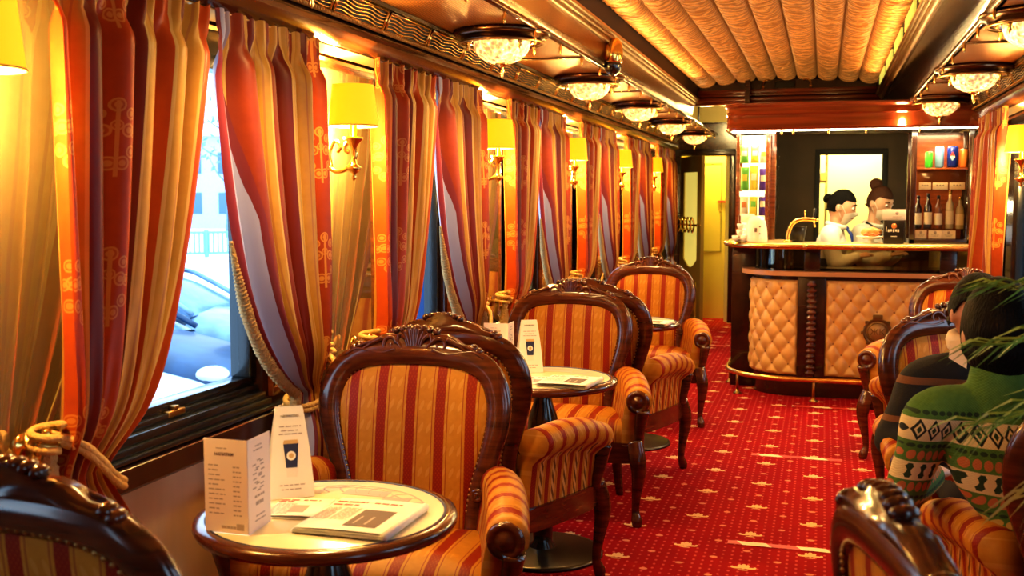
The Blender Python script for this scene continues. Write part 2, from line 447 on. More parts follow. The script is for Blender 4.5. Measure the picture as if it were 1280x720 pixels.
def copy_tree(o, loc=None, rz=None, label=None, parent=None):
    c = o.copy(); COL.objects.link(c)
    if parent: c.parent = parent
    if loc is not None: c.location = loc
    if rz is not None: c.rotation_euler = (0, 0, rz)
    if label: c['label'] = label
    for ch in list(o.children): copy_tree(ch, parent=c)
    return c

def B(): return bmesh.new()

def box(bm, lo, hi, bev=0., mi=0):
    g = bmesh.ops.create_cube(bm, size=1.)
    vs = g['verts']
    for v in vs:
        v.co = V([lo[i]+(v.co[i]+.5)*(hi[i]-lo[i]) for i in range(3)])
    fs = list({f for v in vs for f in v.link_faces})
    for f in fs: f.material_index = mi
    if bev:
        es = list({e for v in vs for e in v.link_edges})
        r = bmesh.ops.bevel(bm, geom=es, offset=bev, segments=2, affect='EDGES', profile=.6)
        for f in r['faces']: f.material_index = mi
    return vs

def lathe(bm, prof, seg=24, c=(0, 0, 0), ax=2, mi=0, sx=1., sy=1., ang=2*PI, caps=True):
    """prof = [(r,h)...] spun about an axis"""
    rings = []
    n = seg if ang >= 2*PI-1e-6 else seg+1
    for r, h in prof:
        ring = []
        for i in range(n):
            a = ang*i/seg
            p = [r*math.cos(a)*sx, r*math.sin(a)*sy, h]
            if ax == 0: p = [p[2], p[0], p[1]]
            elif ax == 1: p = [p[0], p[2], p[1]]
            ring.append(bm.verts.new((p[0]+c[0], p[1]+c[1], p[2]+c[2])))
        rings.append(ring)
    for a, b in zip(rings[:-1], rings[1:]):
        for i in range(seg):
            j = (i+1) % n
            f = bm.faces.new((a[i], a[j], b[j], b[i])); f.material_index = mi
    if caps and ang >= 2*PI-1e-6:
        for ring, r in ((rings[0], prof[0][0]), (rings[-1], prof[-1][0])):
            if r > 1e-5:
                f = bm.faces.new(ring); f.material_index = mi

def frames(path, closed=False):
    n = len(path); T = []
    for i in range(n):
        a = path[(i-1) % n] if (closed or i > 0) else path[i]
        b = path[(i+1) % n] if (closed or i < n-1) else path[i]
        d = (b-a); T.append(d.normalized() if d.length > 1e-9 else V((0, 0, 1)))
    t = T[0]; ref = V((0, 0, 1)) if abs(t.z) < .9 else V((0, 1, 0))
    N = [(ref - t*ref.dot(t)).normalized()]
    for i in range(1, n):
        v = N[-1] - T[i]*N[-1].dot(T[i])
        N.append(v.normalized() if v.length > 1e-6 else N[-1])
    return T, N

def tube(bm, path, rad, seg=10, closed=False, flat=1., caps=True, mi=0, normal=None):
    path = [V(p) for p in path]; n = len(path)
    if not isinstance(rad, (list, tuple)): rad = [rad]*n
    T, N = frames(path, closed)
    rings = []
    for i in range(n):
        nn = N[i]
        if normal is not None:
            nn = V(normal); nn = (nn - T[i]*nn.dot(T[i])).normalized()
        bb = T[i].cross(nn)
        rings.append([bm.verts.new(path[i] + (nn*math.cos(2*PI*k/seg)*flat + bb*math.sin(2*PI*k/seg))*rad[i]) for k in range(seg)])
    m = n if closed else n-1
    for i in range(m):
        a, b = rings[i], rings[(i+1) % n]
        for k in range(seg):
            f = bm.faces.new((a[k], a[(k+1) % seg], b[(k+1) % seg], b[k])); f.material_index = mi
    if not closed and caps:
        for r in (rings[0], rings[-1]):
            f = bm.faces.new(r); f.material_index = mi

def smooth_path(pts, n=8, closed=False):
    """Catmull-Rom through pts"""
    pts = [V(p) for p in pts]; out = []; m = len(pts)
    rng = range(m if closed else m-1)
    for i in rng:
        g = lambda k: pts[k % m] if closed else pts[max(0, min(m-1, k))]
        p0, p1, p2, p3 = g(i-1), g(i), g(i+1), g(i+2)
        for j in range(n):
            t = j/n
            out.append(.5*((2*p1)+(p2-p0)*t+(2*p0-5*p1+4*p2-p3)*t*t+(3*p1-p0-3*p2+p3)*t**3))
    if not closed: out.append(pts[-1])
    return out

def interp(pts, n=8):
    """scalar Catmull-Rom matching smooth_path"""
    return [p.x for p in smooth_path([(v, 0, 0) for v in pts], n)]

def grid(bm, f, nu, nv, closeu=False, uv=None, mi=0):
    cols = nu if closeu else nu+1
    vs = [[bm.verts.new(f(i/nu, j/nv)) for i in range(cols)] for j in range(nv+1)]
    lay = bm.loops.layers.uv.verify() if uv else None
    for j in range(nv):
        for i in range(nu):
            k = (i+1) % cols
            fc = bm.faces.new((vs[j][i], vs[j][k], vs[j+1][k], vs[j+1][i])); fc.material_index = mi
            if lay:
                for lp, (a, b) in zip(fc.loops, ((i, j), (i+1, j), (i+1, j+1), (i, j+1))):
                    lp[lay].uv = (a/nu, b/nv)
    return vs

def prism(bm, pts, axis, a0, a1, mi=0):
    """closed 2D outline extruded along an axis"""
    def mk(p, a):
        return {0: (a, p[0], p[1]), 1: (p[0], a, p[1]), 2: (p[0], p[1], a)}[axis]
    A = [bm.verts.new(mk(p, a0)) for p in pts]; C = [bm.verts.new(mk(p, a1)) for p in pts]
    n = len(pts)
    fs = [bm.faces.new(A), bm.faces.new(C[::-1])]
    for i in range(n): fs.append(bm.faces.new((A[i], A[(i+1) % n], C[(i+1) % n], C[i])))
    for f in fs: f.material_index = mi

def ball(bm, c, r, u=10, v=8, mi=0):
    if isinstance(r, (int, float)): r = (r, r, r)
    g = bmesh.ops.create_uvsphere(bm, u_segments=u, v_segments=v, radius=1.)
    for w in g['verts']: w.co = V((c[0]+w.co.x*r[0], c[1]+w.co.y*r[1], c[2]+w.co.z*r[2]))
    for f in {f for w in g['verts'] for f in w.link_faces}: f.material_index = mi

def ico(bm, c, r, sub=1):
    g = bmesh.ops.create_icosphere(bm, subdivisions=sub, radius=r)
    for w in g['verts']: w.co += V(c)

def lerp(a, b, t): return a+(b-a)*t
def sstep(t): t = max(0., min(1., t)); return t*t*(3-2*t)

def text_mesh(name, s, size, m, parent, mtx, align='CENTER'):
    cu = bpy.data.curves.new(name, 'FONT'); cu.body = s; cu.size = size; cu.align_x = align; cu.align_y = 'CENTER'
    cu.extrude = .0003
    o = bpy.data.objects.new(name, cu); COL.objects.link(o)
    dg = bpy.context.evaluated_depsgraph_get()
    me = bpy.data.meshes.new_from_object(o.evaluated_get(dg))
    bpy.data.objects.remove(o)
    me.materials.clear(); me.materials.append(M[m])
    me.transform(mtx)
    o = bpy.data.objects.new(name, me); COL.objects.link(o); o.parent = parent
    return o

# ------------------------------------------------------------------ camera
EYE = 1.44
def camera():
    F = 1340.; a = (1030-640)/F; b = (360-248)/F
    n = math.sqrt(a*a+b*b+1); p = math.asin(a/n); t = math.atan2(b/n, 1/n)
    R = V((math.cos(p), math.sin(p), 0)); Fw = V((-math.sin(p)*math.cos(t), math.cos(p)*math.cos(t), -math.sin(t)))
    U = R.cross(Fw)
    cd = bpy.data.cameras.new('camera'); cd.sensor_width = 36.; cd.lens = F/1280*36
    cd.clip_start = .05; cd.clip_end = 300
    cd.dof.use_dof = True; cd.dof.focus_distance = 4.2; cd.dof.aperture_fstop = 5.6
    o = bpy.data.objects.new('camera', cd); COL.objects.link(o)
    o.matrix_world = Matrix(((R.x, U.x, -Fw.x, 0), (R.y, U.y, -Fw.y, 0), (R.z, U.z, -Fw.z, EYE), (0, 0, 0, 1)))
    S.camera = o
camera()

WL, WR = -1.72, 1.16            # side walls
YB, YE = -1.4, 12.6             # back and end walls
WY = [-.86, .87, 2.60, 4.33, 6.06, 7.79, 9.52, 11.25]   # window centres
HB = .45; HW = .37                        # window half width
SY = [1.735, 3.465, 5.195, 6.925, 8.655, 10.385]        # piers between the windows

# ------------------------------------------------------------------ room shell
bm = B(); box(bm, (WL-.1, YB-.1, -.08), (WR+.1, 13.05, 0)); struct(obj('floor', bm, 'carpet', smooth=False))
def side_wall(name, x0, x1, ys):
    bm = B()
    box(bm, (x0, YB, 0), (x1, YE+.5, .70), mi=1)                 # beige wainscot
    box(bm, (x0, YB, .70), (x1, YE+.5, .80))                     # wood under the windows
    box(bm, (x0, YB, 1.86), (x1, YE+.5, 2.7))
    edges = [YB]
    for y in ys: edges += [y-HW, y+HB]
    edges.append(YE+.5)
    for a, b in zip(edges[0::2], edges[1::2]): box(bm, (x0, a, .80), (x1, b, 1.86))
    return struct(obj(name, bm, ['wood_dark', 'wainscot'], smooth=False))
side_wall('wall_left', WL-.10, WL, WY)
RY = [.11, 1.84, 3.57, 5.30, 7.03]
side_wall('wall_right', WR, WR+.10, RY)
# rail under the left windows
bm = B(); prism(bm, [(WL, .69), (WL+.03, .69), (WL+.04, .70), (WL+.036, .752), (WL+.02, .765), (WL, .765)], 1, YB, YE)
struct(obj('trim_1', bm, 'wood_dark', angle=.6))
bm = B(); prism(bm, [(WR, .70), (WR-.035, .70), (WR-.045, .72), (WR-.04, .78), (WR-.025, .80), (WR, .80)], 1, YB, 7.7)
struct(obj('trim_2', bm, 'wood_light', angle=.6))
bm = B(); prism(bm, [(WL, 0), (WL+.02, 0), (WL+.02, .10), (WL+.008, .12), (WL, .12)], 1, YB, YE); struct(obj('baseboard_left', bm, 'wood_dark', angle=.6))
bm = B(); prism(bm, [(WR, 0), (WR-.02, 0), (WR-.02, .10), (WR-.008, .12), (WR, .12)], 1, YB, 7.8); struct(obj('baseboard_right', bm, 'wood_dark', angle=.6))

def window(n, y, x, sg):
    """sg = +1: room lies towards +x"""
    a, b = y-HW, y+HB
    bm = B()
    X = lambda d: x + sg*d
    def bx(d0, d1, y0, y1, z0, z1, bev=.004):
        lo, hi = sorted((X(d0), X(d1))); box(bm, (lo, y0, z0), (hi, y1, z1), bev)
    bx(-.09, .012, a, b, .80, .825); bx(-.09, -.012, a, b, .825, .845); bx(-.09, -.03, a, b, .845, .872)
    bx(-.09, -.02, a, b, 1.82, 1.86); bx(-.09, -.02, a, a+.04, .872, 1.82); bx(-.09, -.02, b-.04, b, .872, 1.82)
    bx(.0, .035, a-.03, b+.03, .765, .778); bx(.0, .022, a-.02, b+.02, .778, .800)
    o = struct(obj('window_%d' % n, bm, 'frame_black', angle=.5))
    bm = B(); lo, hi = sorted((X(-.062), X(-.056))); box(bm, (lo, a+.03, .86), (hi, b-.03, 1.83)); obj('pane', bm, 'glass', o, smooth=False)
    bm = B(); lo, hi = sorted((X(-.03), X(-.008))); box(bm, (lo, y-.05, .832), (hi, y+.03, .85), .004); box(bm, (lo, y-.02, .85), (hi, y, .862), .003); obj('window_catch', bm, 'antique', o)
for i, y in enumerate(WY): window(i+1, y, WL, 1)
for i, y in enumerate(RY): window(i+9, y, WR, -1)

# mirrors on the piers between the windows
mir = None
bm = B(); box(bm, (0, -.405, .82), (.012, .405, 1.92)); mirror_bm = bm
mirror = thing('pier_mirror', '', 'mirror', (WL, SY[0]+.04, 0), 0, 'mirrors on the left wall piers')
obj('mirror_glass', mirror_bm, 'mirror', mirror, smooth=False)
bm = B()
for s in (-1, 1): box(bm, (0, s*.412-.009, .80), (.02, s*.412+.009, 1.925), .004)
box(bm, (0, -.42, .80), (.022, .42, .83), .004); box(bm, (0, -.42, 1.90), (.022, .42, 1.925), .004)
obj('mirror_frame', bm, 'wood_light', mirror, angle=.5)
for s_ in (-1,):
    bm = B()
    tube(bm, smooth_path([(.016, s_*.30, 1.10), (.018, s_*.31, 1.16), (.018, s_*.295, 1.22), (.018, s_*.27, 1.26), (.018, s_*.295, 1.30), (.018, s_*.31, 1.36), (.016, s_*.30, 1.42)], 6), .005, 6)
    obj('etched_scroll', bm, 'rope', mirror)
ORD = ['nearest', 'second', 'third', 'fourth', 'fifth', 'farthest']
mirror['label'] = 'mirror pier behind the nearest wall sconce at the left edge'
for i in range(1, 6):
    copy_tree(mirror, (WL, SY[i]+.04, 0), label='tall mirror on the pier behind the %s yellow wall sconce from the camera' % ORD[i])

# end wall with doorway to the vestibule
DX0, DX1, DZ = -1.64, -1.03, 1.935
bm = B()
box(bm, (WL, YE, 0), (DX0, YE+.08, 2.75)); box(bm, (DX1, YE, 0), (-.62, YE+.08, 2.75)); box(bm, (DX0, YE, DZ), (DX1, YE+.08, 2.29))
box(bm, (DX0, YE, 2.29), (DX1, YE+.08, 2.75), mi=1)  # yellow colour stands for the light on the wall above the door
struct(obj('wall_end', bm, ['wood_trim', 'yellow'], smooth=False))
bm = B()
for z in (2.29, 2.52):
    box(bm, (WL+.02, YE-.02, z), (-.64, YE, z+.02), .004)
box(bm, (-1.42, YE-.02, 2.3), (-1.40, YE, 2.52), .004)
struct(obj('trim_3', bm, 'wood_dark', angle=.5))
bm = B()
box(bm, (DX0-.05, YE-.03, 0), (DX0+.035, YE+.1, DZ+.05), .006); box(bm, (DX1-.02, YE-.03, 0), (DX1+.05, YE+.1, DZ+.05), .006)
box(bm, (DX0-.05, YE-.035, DZ-.01), (DX1+.05, YE+.1, DZ+.07), .006)
for z in (.6, 1.15, 1.72): box(bm, (DX0-.03, YE-.045, z), (DX0+.0, YE-.03, z+.10), .004, mi=1)
struct(obj('door_frame_1', bm, ['wood_dark', 'wood_light'], angle=.5))
# vestibule beyond
bm = B(); box(bm, (WL-.1, 13.02, -.0), (-.5, 13.1, 2.7)); struct(obj('wall_vestibule', bm, 'yellow', smooth=False))
bm = B()
def rect_line(bm, x0, x1, z0, z1, y, w=.012):
    box(bm, (x0, y-.006, z0), (x1, y, z0+w)); box(bm, (x0, y-.006, z1-w), (x1, y, z1)); box(bm, (x0, y-.006, z0), (x0+w, y, z1)); box(bm, (x1-w, y-.006, z0), (x1, y, z1))
rect_line(bm, -1.50, -1.17, .80, 1.86, 13.02); rect_line(bm, -1.09, -.9, .12, .66, 13.02); rect_line(bm, -1.09, -.9, .80, 1.86, 13.02)
struct(obj('trim_4', bm, 'yellow_line', smooth=False))
bm = B(); box(bm, (-1.215, 13.0, 1.39), (-1.10, 13.015, 1.415), .003); obj('x', bm, 'red'); o = bpy.data.objects['x']; o.name = 'notice_plate'
tag(o, 'narrow red notice plate on the yellow vestibule wall', 'sign')
bm = B(); lathe(bm, [(.0, -.01), (.012, -.008), (.012, .0), (0, .004)], 10, (-1.18, 13.005, 1.28), 1); o = obj('door_lock', bm, 'antique'); tag(o, 'small round lock on the yellow vestibule wall panel', 'lock')
bm = B(); box(bm, (-1.10, YE+.1, 0), (-1.06, 13.02, 2.6)); struct(obj('wall_vestibule_side', bm, 'cream', smooth=False))
bm = B(); box(bm, (WL-.1, YE+.08, 2.6), (-.5, 13.1, 2.66)); struct(obj('ceiling_vestibule', bm, 'cream', smooth=False))

# the open gilt-framed door leaf
door = bpy.data.objects.new('door_1', None); COL.objects.link(door); struct(door); door.location = (DX0+.05, YE-.02, 0); door.rotation_euler = (0, 0, -PI/2+.52)
W_ = .60
bm = B()
def doorface(bm):
    t0, t1 = -.02, .02
    box(bm, (0, t0, 0), (.11, t1, DZ-.02)); box(bm, (W_-.11, t0, 0), (W_, t1, DZ-.02))
    box(bm, (.11, t0, 0), (W_-.11, t1, .10)); box(bm, (.11, t0, DZ-.20), (W_-.11, t1, DZ-.02)); box(bm, (.11, t0, .50), (W_-.11, t1, .66))
    pts = [(.11, .66)] + [(.11+(W_-.22)*i/12., .66+.09*(1-math.sin(PI*i/12.))) for i in range(13)] + [(W_-.11, .66)]
    A = [bm.verts.new((p[0], t0, p[1])) for p in pts]; C = [bm.verts.new((p[0], t1, p[1])) for p in pts]
    for i in range(len(pts)-1):
        bm.faces.new((A[i], A[i+1], C[i+1], C[i]))
    bm.faces.new(A); bm.faces.new(C[::-1])
doorface(bm)
obj('door_leaf', bm, 'door_olive', door, smooth=False)
bm = B(); box(bm, (.10, -.006, .64), (W_-.10, .006, DZ-.18)); obj('door_pane', bm, 'door_glass', door, smooth=False)
bm = B()
for i in range(7): tube(bm, [(.135+i*.042, 0, .09), (.135+i*.042, 0, .51)], .014, 8)
obj('fluted_panel', bm, 'door_olive', door)
bm = B()
for k in range(5):
    x = .06+k*.10
    tube(bm, smooth_path([(x-.05, -.06, 1.10), (x-.02, -.075, 1.20), (x+.02, -.075, 1.22), (x+.045, -.06, 1.14), (x+.02, -.07, 1.06), (x-.01, -.07, 1.10)], 5), .011, 6)
tube(bm, [(.0, -.05, 1.14), (W_, -.05, 1.14)], .012, 8); tube(bm, [(.02, -.05, 1.14), (.02, 0, 1.14)], .01, 8); tube(bm, [(W_-.02, -.05, 1.14), (W_-.02, 0, 1.14)], .01, 8)
obj('door_handle', bm, 'gold', door)

# back wall of the saloon (behind the camera)
bm = B(); box(bm, (WL-.1, YB-.1, 0), (WR+.1, YB, 2.75)); struct(obj('wall_back', bm, 'wood_trim', smooth=False))

# ------------------------------------------------------------------ cornices and ceiling
YC = 9.5                     # end of the raised coffer
def cornice(n, x, sg, y1, lip, fi, fo):
    """x wall plane, lip = x of crown edge, fi = inner edge of the flat ceiling, fo = coffer edge"""
    bm = B()
    L = lambda d: lip - sg*d        # d metres back from the lip, towards the wall
    pts = [(x, 1.93), (L(.135), 1.935), (L(.10), 1.945), (L(.05), 1.955), (L(.018), 1.972), (L(0), 1.995), (L(.004), 2.018), (L(.022), 2.034), (L(.04), 2.036), (L(.04), 2.05), (x, 2.05)]
    prism(bm, pts, 1, YB, y1)
    o = struct(obj('trim_%d' % n, bm, 'wood_trim', angle=.7))
    bm = B(); prism(bm, [(L(.155), 1.928), (L(.125), 1.915), (L(.118), 1.925), (L(.135), 1.938)], 1, YB, y1); obj('curtain_rail', bm, 'brass', o, angle=.6)
    # gilt underside just in from the lip
    bm = B(); prism(bm, [(L(.115), 1.9385), (L(.055), 1.952), (L(.055), 1.949), (L(.115), 1.9355)], 1, YB, y1); obj('gilt_band', bm, 'cream_gold', o, smooth=False)
    # grille: dark backing, frames, wavy wires
    g0, g1 = (L(.03), 2.045), (L(-.015), 2.118)
    bm = B(); prism(bm, [(L(.02), 2.045), (L(-.01), 2.115), (x, 2.115), (x, 2.045)], 1, YB, y1); obj('grille_backing', bm, 'dark', o, smooth=False)
    P = lambda y, t, e=0.: V((lerp(L(.014), L(-.018), t)+sg*e, y, lerp(2.045, 2.118, t)))
    k = 0; y = .656
    while y+.4325 <= y1+.01:
        bm = B(); a, b = y+.012, y+.4205
        for t in (.06, .94): tube(bm, [P(a, t), P(b, t)], .005, 6)
        for yy in (a, b): tube(bm, [P(yy, .06), P(yy, .94)], .006, 6)
        for j in range(5):
            t = .20+j*.15
            tube(bm, [P(a+(b-a)*i/24., t+.05*math.sin(i/24.*4*PI*(1)), .0) for i in range(25)], .0030, 5, flat=1.)
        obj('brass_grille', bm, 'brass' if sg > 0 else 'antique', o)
        y += .4325
    bm = B()
    tube(bm, [(L(.01), YB, 2.04), (L(.01), y1, 2.04)], .006, 6)
    nb = int((y1-.6)/.02)
    for i in range(nb): ico(bm, (L(.004), .6+i*.02, 2.042), .0065)
    obj('beading', bm, 'antique', o)
    # ledge over the grille
    bm = B(); prism(bm, [(L(-.012), 2.118), (L(-.032), 2.118), (L(-.038), 2.128), (L(-.03), 2.14), (x, 2.14), (x, 2.118)], 1, YB, y1); obj('ledge', bm, 'wood_dark', o, angle=.6)
    # flat perforated ceiling with a thin edge strip
    bm = B(); lo, hi = sorted((L(-.02), fi)); box(bm, (lo, YB, 2.13), (hi, y1, 2.15)); obj('perforated_panel', bm, 'copper', o, smooth=False)
    bm = B(); tube(bm, [(fi, YB, 2.128), (fi, y1, 2.128)], .012, 8); 
    for y in [WY[i]+.865 for i in range(len(WY)-1) if WY[i]+.865 < y1]:
        lo, hi = sorted((L(-.03), fi)); box(bm, (lo, y-.012, 2.122), (hi, y+.012, 2.132), .003)
    obj('edge_strip', bm, 'bronze', o)
    # fascia rising to the coffer
    bm = B(); ye = min(y1, YC)
    prism(bm, [(fi, 2.13), (lerp(fi, fo, .25)+sg*.004, 2.17), (lerp(fi, fo, .8), 2.25), (fo, 2.27), (fo-sg*.03, 2.27), (fi-sg*.03, 2.13)], 1, YB, ye)
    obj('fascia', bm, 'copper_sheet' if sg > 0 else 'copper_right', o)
    bm = B()
    for d, z, r in ((.0, 2.262, .016), (-.018, 2.278, .012), (-.034, 2.292, .012)): tube(bm, [(fo+sg*(-d), YB, z), (fo+sg*(-d), ye, z)], r, 10)
    obj('coffer_moulding', bm, 'antique', o)
    # little hanging drops along the edge of the flat ceiling
    y = 1.2
    while y < y1:
        bm = B(); lathe(bm, [(.0, 0), (.006, -.002), (.004, -.012), (.009, -.022), (.005, -.034), (.007, -.042), (0, -.052)], 8, (fi+sg*.0, y, 2.122))
        obj('ceiling_drop', bm, 'brass', o); y += .4325
    return o
cornice(5, WL, 1, 11.9, -1.545, -1.13, -1.10)
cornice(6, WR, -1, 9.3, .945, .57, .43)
# coffer: dark sides, arched end, ruched silk vault
bm = B()
for x0, x1 in ((-1.13, -1.07), (.40, .46)): box(bm, (x0, YB, 2.29), (x1, YC, 2.62))
box(bm, (-1.12, YC, 2.29), (.45, YC+.05, 2.75))
struct(obj('ceiling_coffer_sides', bm, 'coffer', smooth=False))
bm = B(); box(bm, (WL-.1, YB-.1, 2.70), (WR+.1, 13.1, 2.76)); struct(obj('ceiling_roof', bm, 'coffer', smooth=False))
bm = B()
for i, (z, d) in enumerate(((2.24, .05), (2.27, .08), (2.31, .06), (2.335, .09), (2.36, .05))):
    box(bm, (-1.12, YC-d*.5, z), (.45, YC+.06, z+.032), .008)
struct(obj('trim_7', bm, 'canopy', angle=.6))
bm = B()
N_ = 24
pts = [(-1.06+1.46*i/N_, 2.40+.045*math.sin(PI*i/N_)) for i in range(N_+1)]
prism(bm, pts + [(.40, 2.36), (-1.06, 2.36)], 1, YC-.04, YC); struct(obj('trim_8', bm, 'wood_dark', angle=.5))
bm = B(); box(bm, (-.42, YC-.06, 2.375), (-.26, YC-.03, 2.43), .006); o = obj('speaker_panel', bm, 'dark'); tag(o, 'small black box on the arched end of the ceiling coffer', 'speaker')
for i, x in enumerate((-.52, -.13)):
    bm = B(); tube(bm, smooth_path([(x, YC-.05, 2.385), (x+.0, YC-.08, 2.41), (x+(.03 if i == 0 else -.03), YC-.09, 2.44), (x+(.06 if i == 0 else -.06), YC-.07, 2.435)], 6), .008, 8); ball(bm, (x, YC-.05, 2.382), .016, 8, 6)
    o = obj('coat_hook', bm, 'brass'); tag(o, 'brass hook on the coffer end wall, %s of the small black box' % ('left' if i == 0 else 'right'), 'hook', 'hooks on the coffer end')
def pleat_f(u, v):
    x = -1.08+1.50*u; y = YB+(YC-.02-YB)*v
    t = u*9; f = t-math.floor(t)
    puff = math.sqrt(max(0., 1-(2*f-1)**2))
    seam = abs(math.sin(PI*(y-.55)/.98)); sm = min(1, seam*5)
    wr = .006*math.sin(y*70+8*noise.noise(V((x*3, y*2, 0))))
    z = 2.43+.055*math.sin(PI*u) - (puff*.045*(.55+.45*sm) + wr*puff)
    return V((x, y, z))
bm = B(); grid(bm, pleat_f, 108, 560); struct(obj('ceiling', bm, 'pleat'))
# clerestory lights high on the right side of the coffer
bm = B()
for y in (4.6, 5.5, 6.4, 7.3, 8.2): box(bm, (.388, y, 2.315), (.40, y+.62, 2.385), .004)
struct(obj('window_20', bm, 'clerestory', angle=.5))

# ------------------------------------------------------------------ ceiling lights
def ceiling_light():
    t = thing('ceiling_light', '', 'ceiling light', (0, 0, 2.13), 0, None)
    bm = B(); lathe(bm, [(.20, 0), (.205, -.012), (.195, -.024), (.178, -.026), (.172, -.04), (.165, -.046), (.13, -.05), (.125, -.04), (.10, -.03), (0, -.03)], 40); obj('mounting_ring', bm, 'bronze', t)
    bm = B(); lathe(bm, [(.178, -.046), (.184, -.05), (.180, -.056), (.17, -.054)], 40, caps=False); obj('rim', bm, 'antique', t)
    bm = B()
    prof = [(.112, -.04), (.114, -.055), (.108, -.075), (.095, -.098), (.072, -.117), (.045, -.129), (.0, -.133)]
    def bf(u, v):
        i = v*(len(prof)-1); k = min(len(prof)-2, int(i)); f = i-k
        r = lerp(prof[k][0], prof[k+1][0], f); h = lerp(prof[k][1], prof[k+1][1], f)
        r *= 1+.05*abs(math.sin(12*PI*u)); a = 2*PI*u
        return V((r*math.cos(a), r*math.sin(a), h))
    grid(bm, bf, 72, 18, closeu=True); obj('crystal_bowl', bm, 'crystal', t, smooth=False)
    bm = B(); lathe(bm, [(.026, -.128), (.028, -.136), (.012, -.142), (.008, -.152), (.013, -.162), (.006, -.174), (.008, -.182), (0, -.196)], 14); obj('finial', bm, 'brass', t)
    for k in range(4):
        bm = B(); a = PI/4+k*PI/2; lathe(bm, [(.008, -.05), (.010, -.056), (.006, -.066), (.009, -.078), (0, -.092)], 8, (.155*math.cos(a), .155*math.sin(a), 0)); obj('knob', bm, 'brass', t)
    return t
cl = ceiling_light(); k = 0
DN = ['nearest', 'second nearest', 'third', 'fourth', 'fifth', 'farthest']
lpos = [(-1.30, y) for y in WY[2:]] + [(.745, y+.1) for y in WY[3:6]]
cnt = [0, 0]
for i, (x, y) in enumerate(lpos):
    s = 0 if x < 0 else 1; nm = DN[cnt[s]]; cnt[s] += 1
    lab = 'crystal bowl ceiling light, %s in the %s row above the %s' % (nm, 'left' if s == 0 else 'right', 'curtained windows' if s == 0 else 'right-hand seats')
    if i == 0: cl.location = (x, y, 2.13); cl['label'] = lab
    else: copy_tree(cl, (x, y, 2.13), label=lab)

# dome camera on the left fascia
t = thing('dome_camera', 'small oval gold dome camera on the copper ceiling fascia', 'camera', (-1.08, 5.62, 2.185)); t.scale = (1.2, 1.2, 1.1)
bm = B(); lathe(bm, [(.0, .085), (.03, .08), (.048, .06), (.055, .02), (.055, -.03), (.05, -.035)], 20, sx=.8); obj('housing', bm, 'gold', t)
bm = B(); lathe(bm, [(.048, -.03), (.048, -.05), (.036, -.078), (.018, -.092), (0, -.096)], 20, sx=.8); obj('dome', bm, 'black_metal', t)

# ------------------------------------------------------------------ curtains
CZ0, CZ1 = 1.945, .58
TV = .83
def cur_w(v, right):
    if v <= TV:
        t = v/TV
        return 1-.20*t-.25*t**3-.33*t**8 if right else 1-.42*t-.25*t**3-.11*t**8
    return lerp(.22, .36, (v-TV)/(1-TV))
def curtain_f(right, seed):
    sg = 1 if right else -1          # pier side: +y for the right-hand curtain
    def f(u, v):
        w = cur_w(v, right)
        s = u*(.605 if right else .65)*w
        z = lerp(CZ0, CZ1, v)
        ph = .9*seed + 1.1*noise.noise(V((u*1.5, v*1.3, seed)))
        n = 5.0 if right else 5.5
        a = 2*PI*n*u + ph
        sn = math.sin(a); fold = math.copysign(abs(sn)**.75, sn)
        head = sstep((.075-v)/.05)
        amp = lerp(.042, .032, v) * (1-.75*head) * (1+.5*noise.noise(V((u*4, v*.6, seed+3))))
        pin = head*.012*math.sin(2*PI*14*u)
        pinch = math.exp(-((v-.062)/.02)**2)
        x = fold*amp*(1-.5*pinch) + pin
        tie = math.exp(-((v-TV)/.07)**2)
        x = x*(1-.45*tie) + .02*sstep(v/TV)*(1-tie) - .01*tie
        # gathers near the tie
        x += .010*math.sin(2*PI*17*u+2*seed)*sstep((v-.45)/.3)
        if right and u > .80:
            x -= .05*((u-.80)/.20)**1.2*sstep((v-.03)/.1)*(1-.8*tie)
        y = (.61 if right else .655) - s + .012*math.cos(a)*(1-head)*min(1, 5*u)*min(1, 5*(1-u))*w
        # each hem sags a touch
        z += .006*math.sin(a)*v + (0.012*abs(math.sin(PI*14*u)) if v == 0 else 0)
        if v > .5: z -= .0
        return V((x, sg*y, z))
    return f
def make_curtain(right, seed):
    bm = B(); f = curtain_f(right, seed); grid(bm, f, 168, 64, uv=True)
    o = obj('curtain', bm, 'cur_r' if right else 'cur_l')
    if right:
        bm = B(); path = [f(1., .46+.40*i/160) + V((0, -.008, 0)) for i in range(161)]
        tube(bm, path, [.006+.013*min(1, i/60)*(1+.22*math.sin(i*1.9)+.15*math.sin(i*4.3)) for i in range(161)], 8)
        obj('fringe_trim', bm, 'fringe', o)
    return o
cl_, cr_ = make_curtain(False, 1.3), make_curtain(True, 2.1)
WN = ['nearest', 'second', 'third', 'fourth', 'fifth', 'farthest']
def put_curtain(src, first, x, y, rz, label, group):
    o = src if first else copy_tree(src)
    o.location = (x, y, 0); o.rotation_euler = (0, 0, rz)
    tag(o, label, 'curtain', group); return o
for i in range(6):
    y = WY[2+i]
    put_curtain(cl_, i == 0, -1.595, y, 0, 'near-side orange and gold striped curtain of the %s left-hand window from the camera' % WN[i], 'striped curtains on the left windows')
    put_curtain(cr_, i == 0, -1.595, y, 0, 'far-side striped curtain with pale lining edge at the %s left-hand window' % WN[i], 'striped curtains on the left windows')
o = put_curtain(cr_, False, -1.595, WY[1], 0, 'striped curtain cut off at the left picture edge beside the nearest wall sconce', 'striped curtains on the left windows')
RWY = 7.03
# the right-hand wall is turned half round, so the lined panel hangs on the near side
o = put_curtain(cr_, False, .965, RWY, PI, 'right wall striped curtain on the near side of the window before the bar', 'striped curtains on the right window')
o2 = put_curtain(cl_, False, .965, RWY, PI, 'right wall striped curtain hanging against the end of the bar counter', 'striped curtains on the right window')
for q_ in (o, o2): q_.scale = (1, .74, 1)

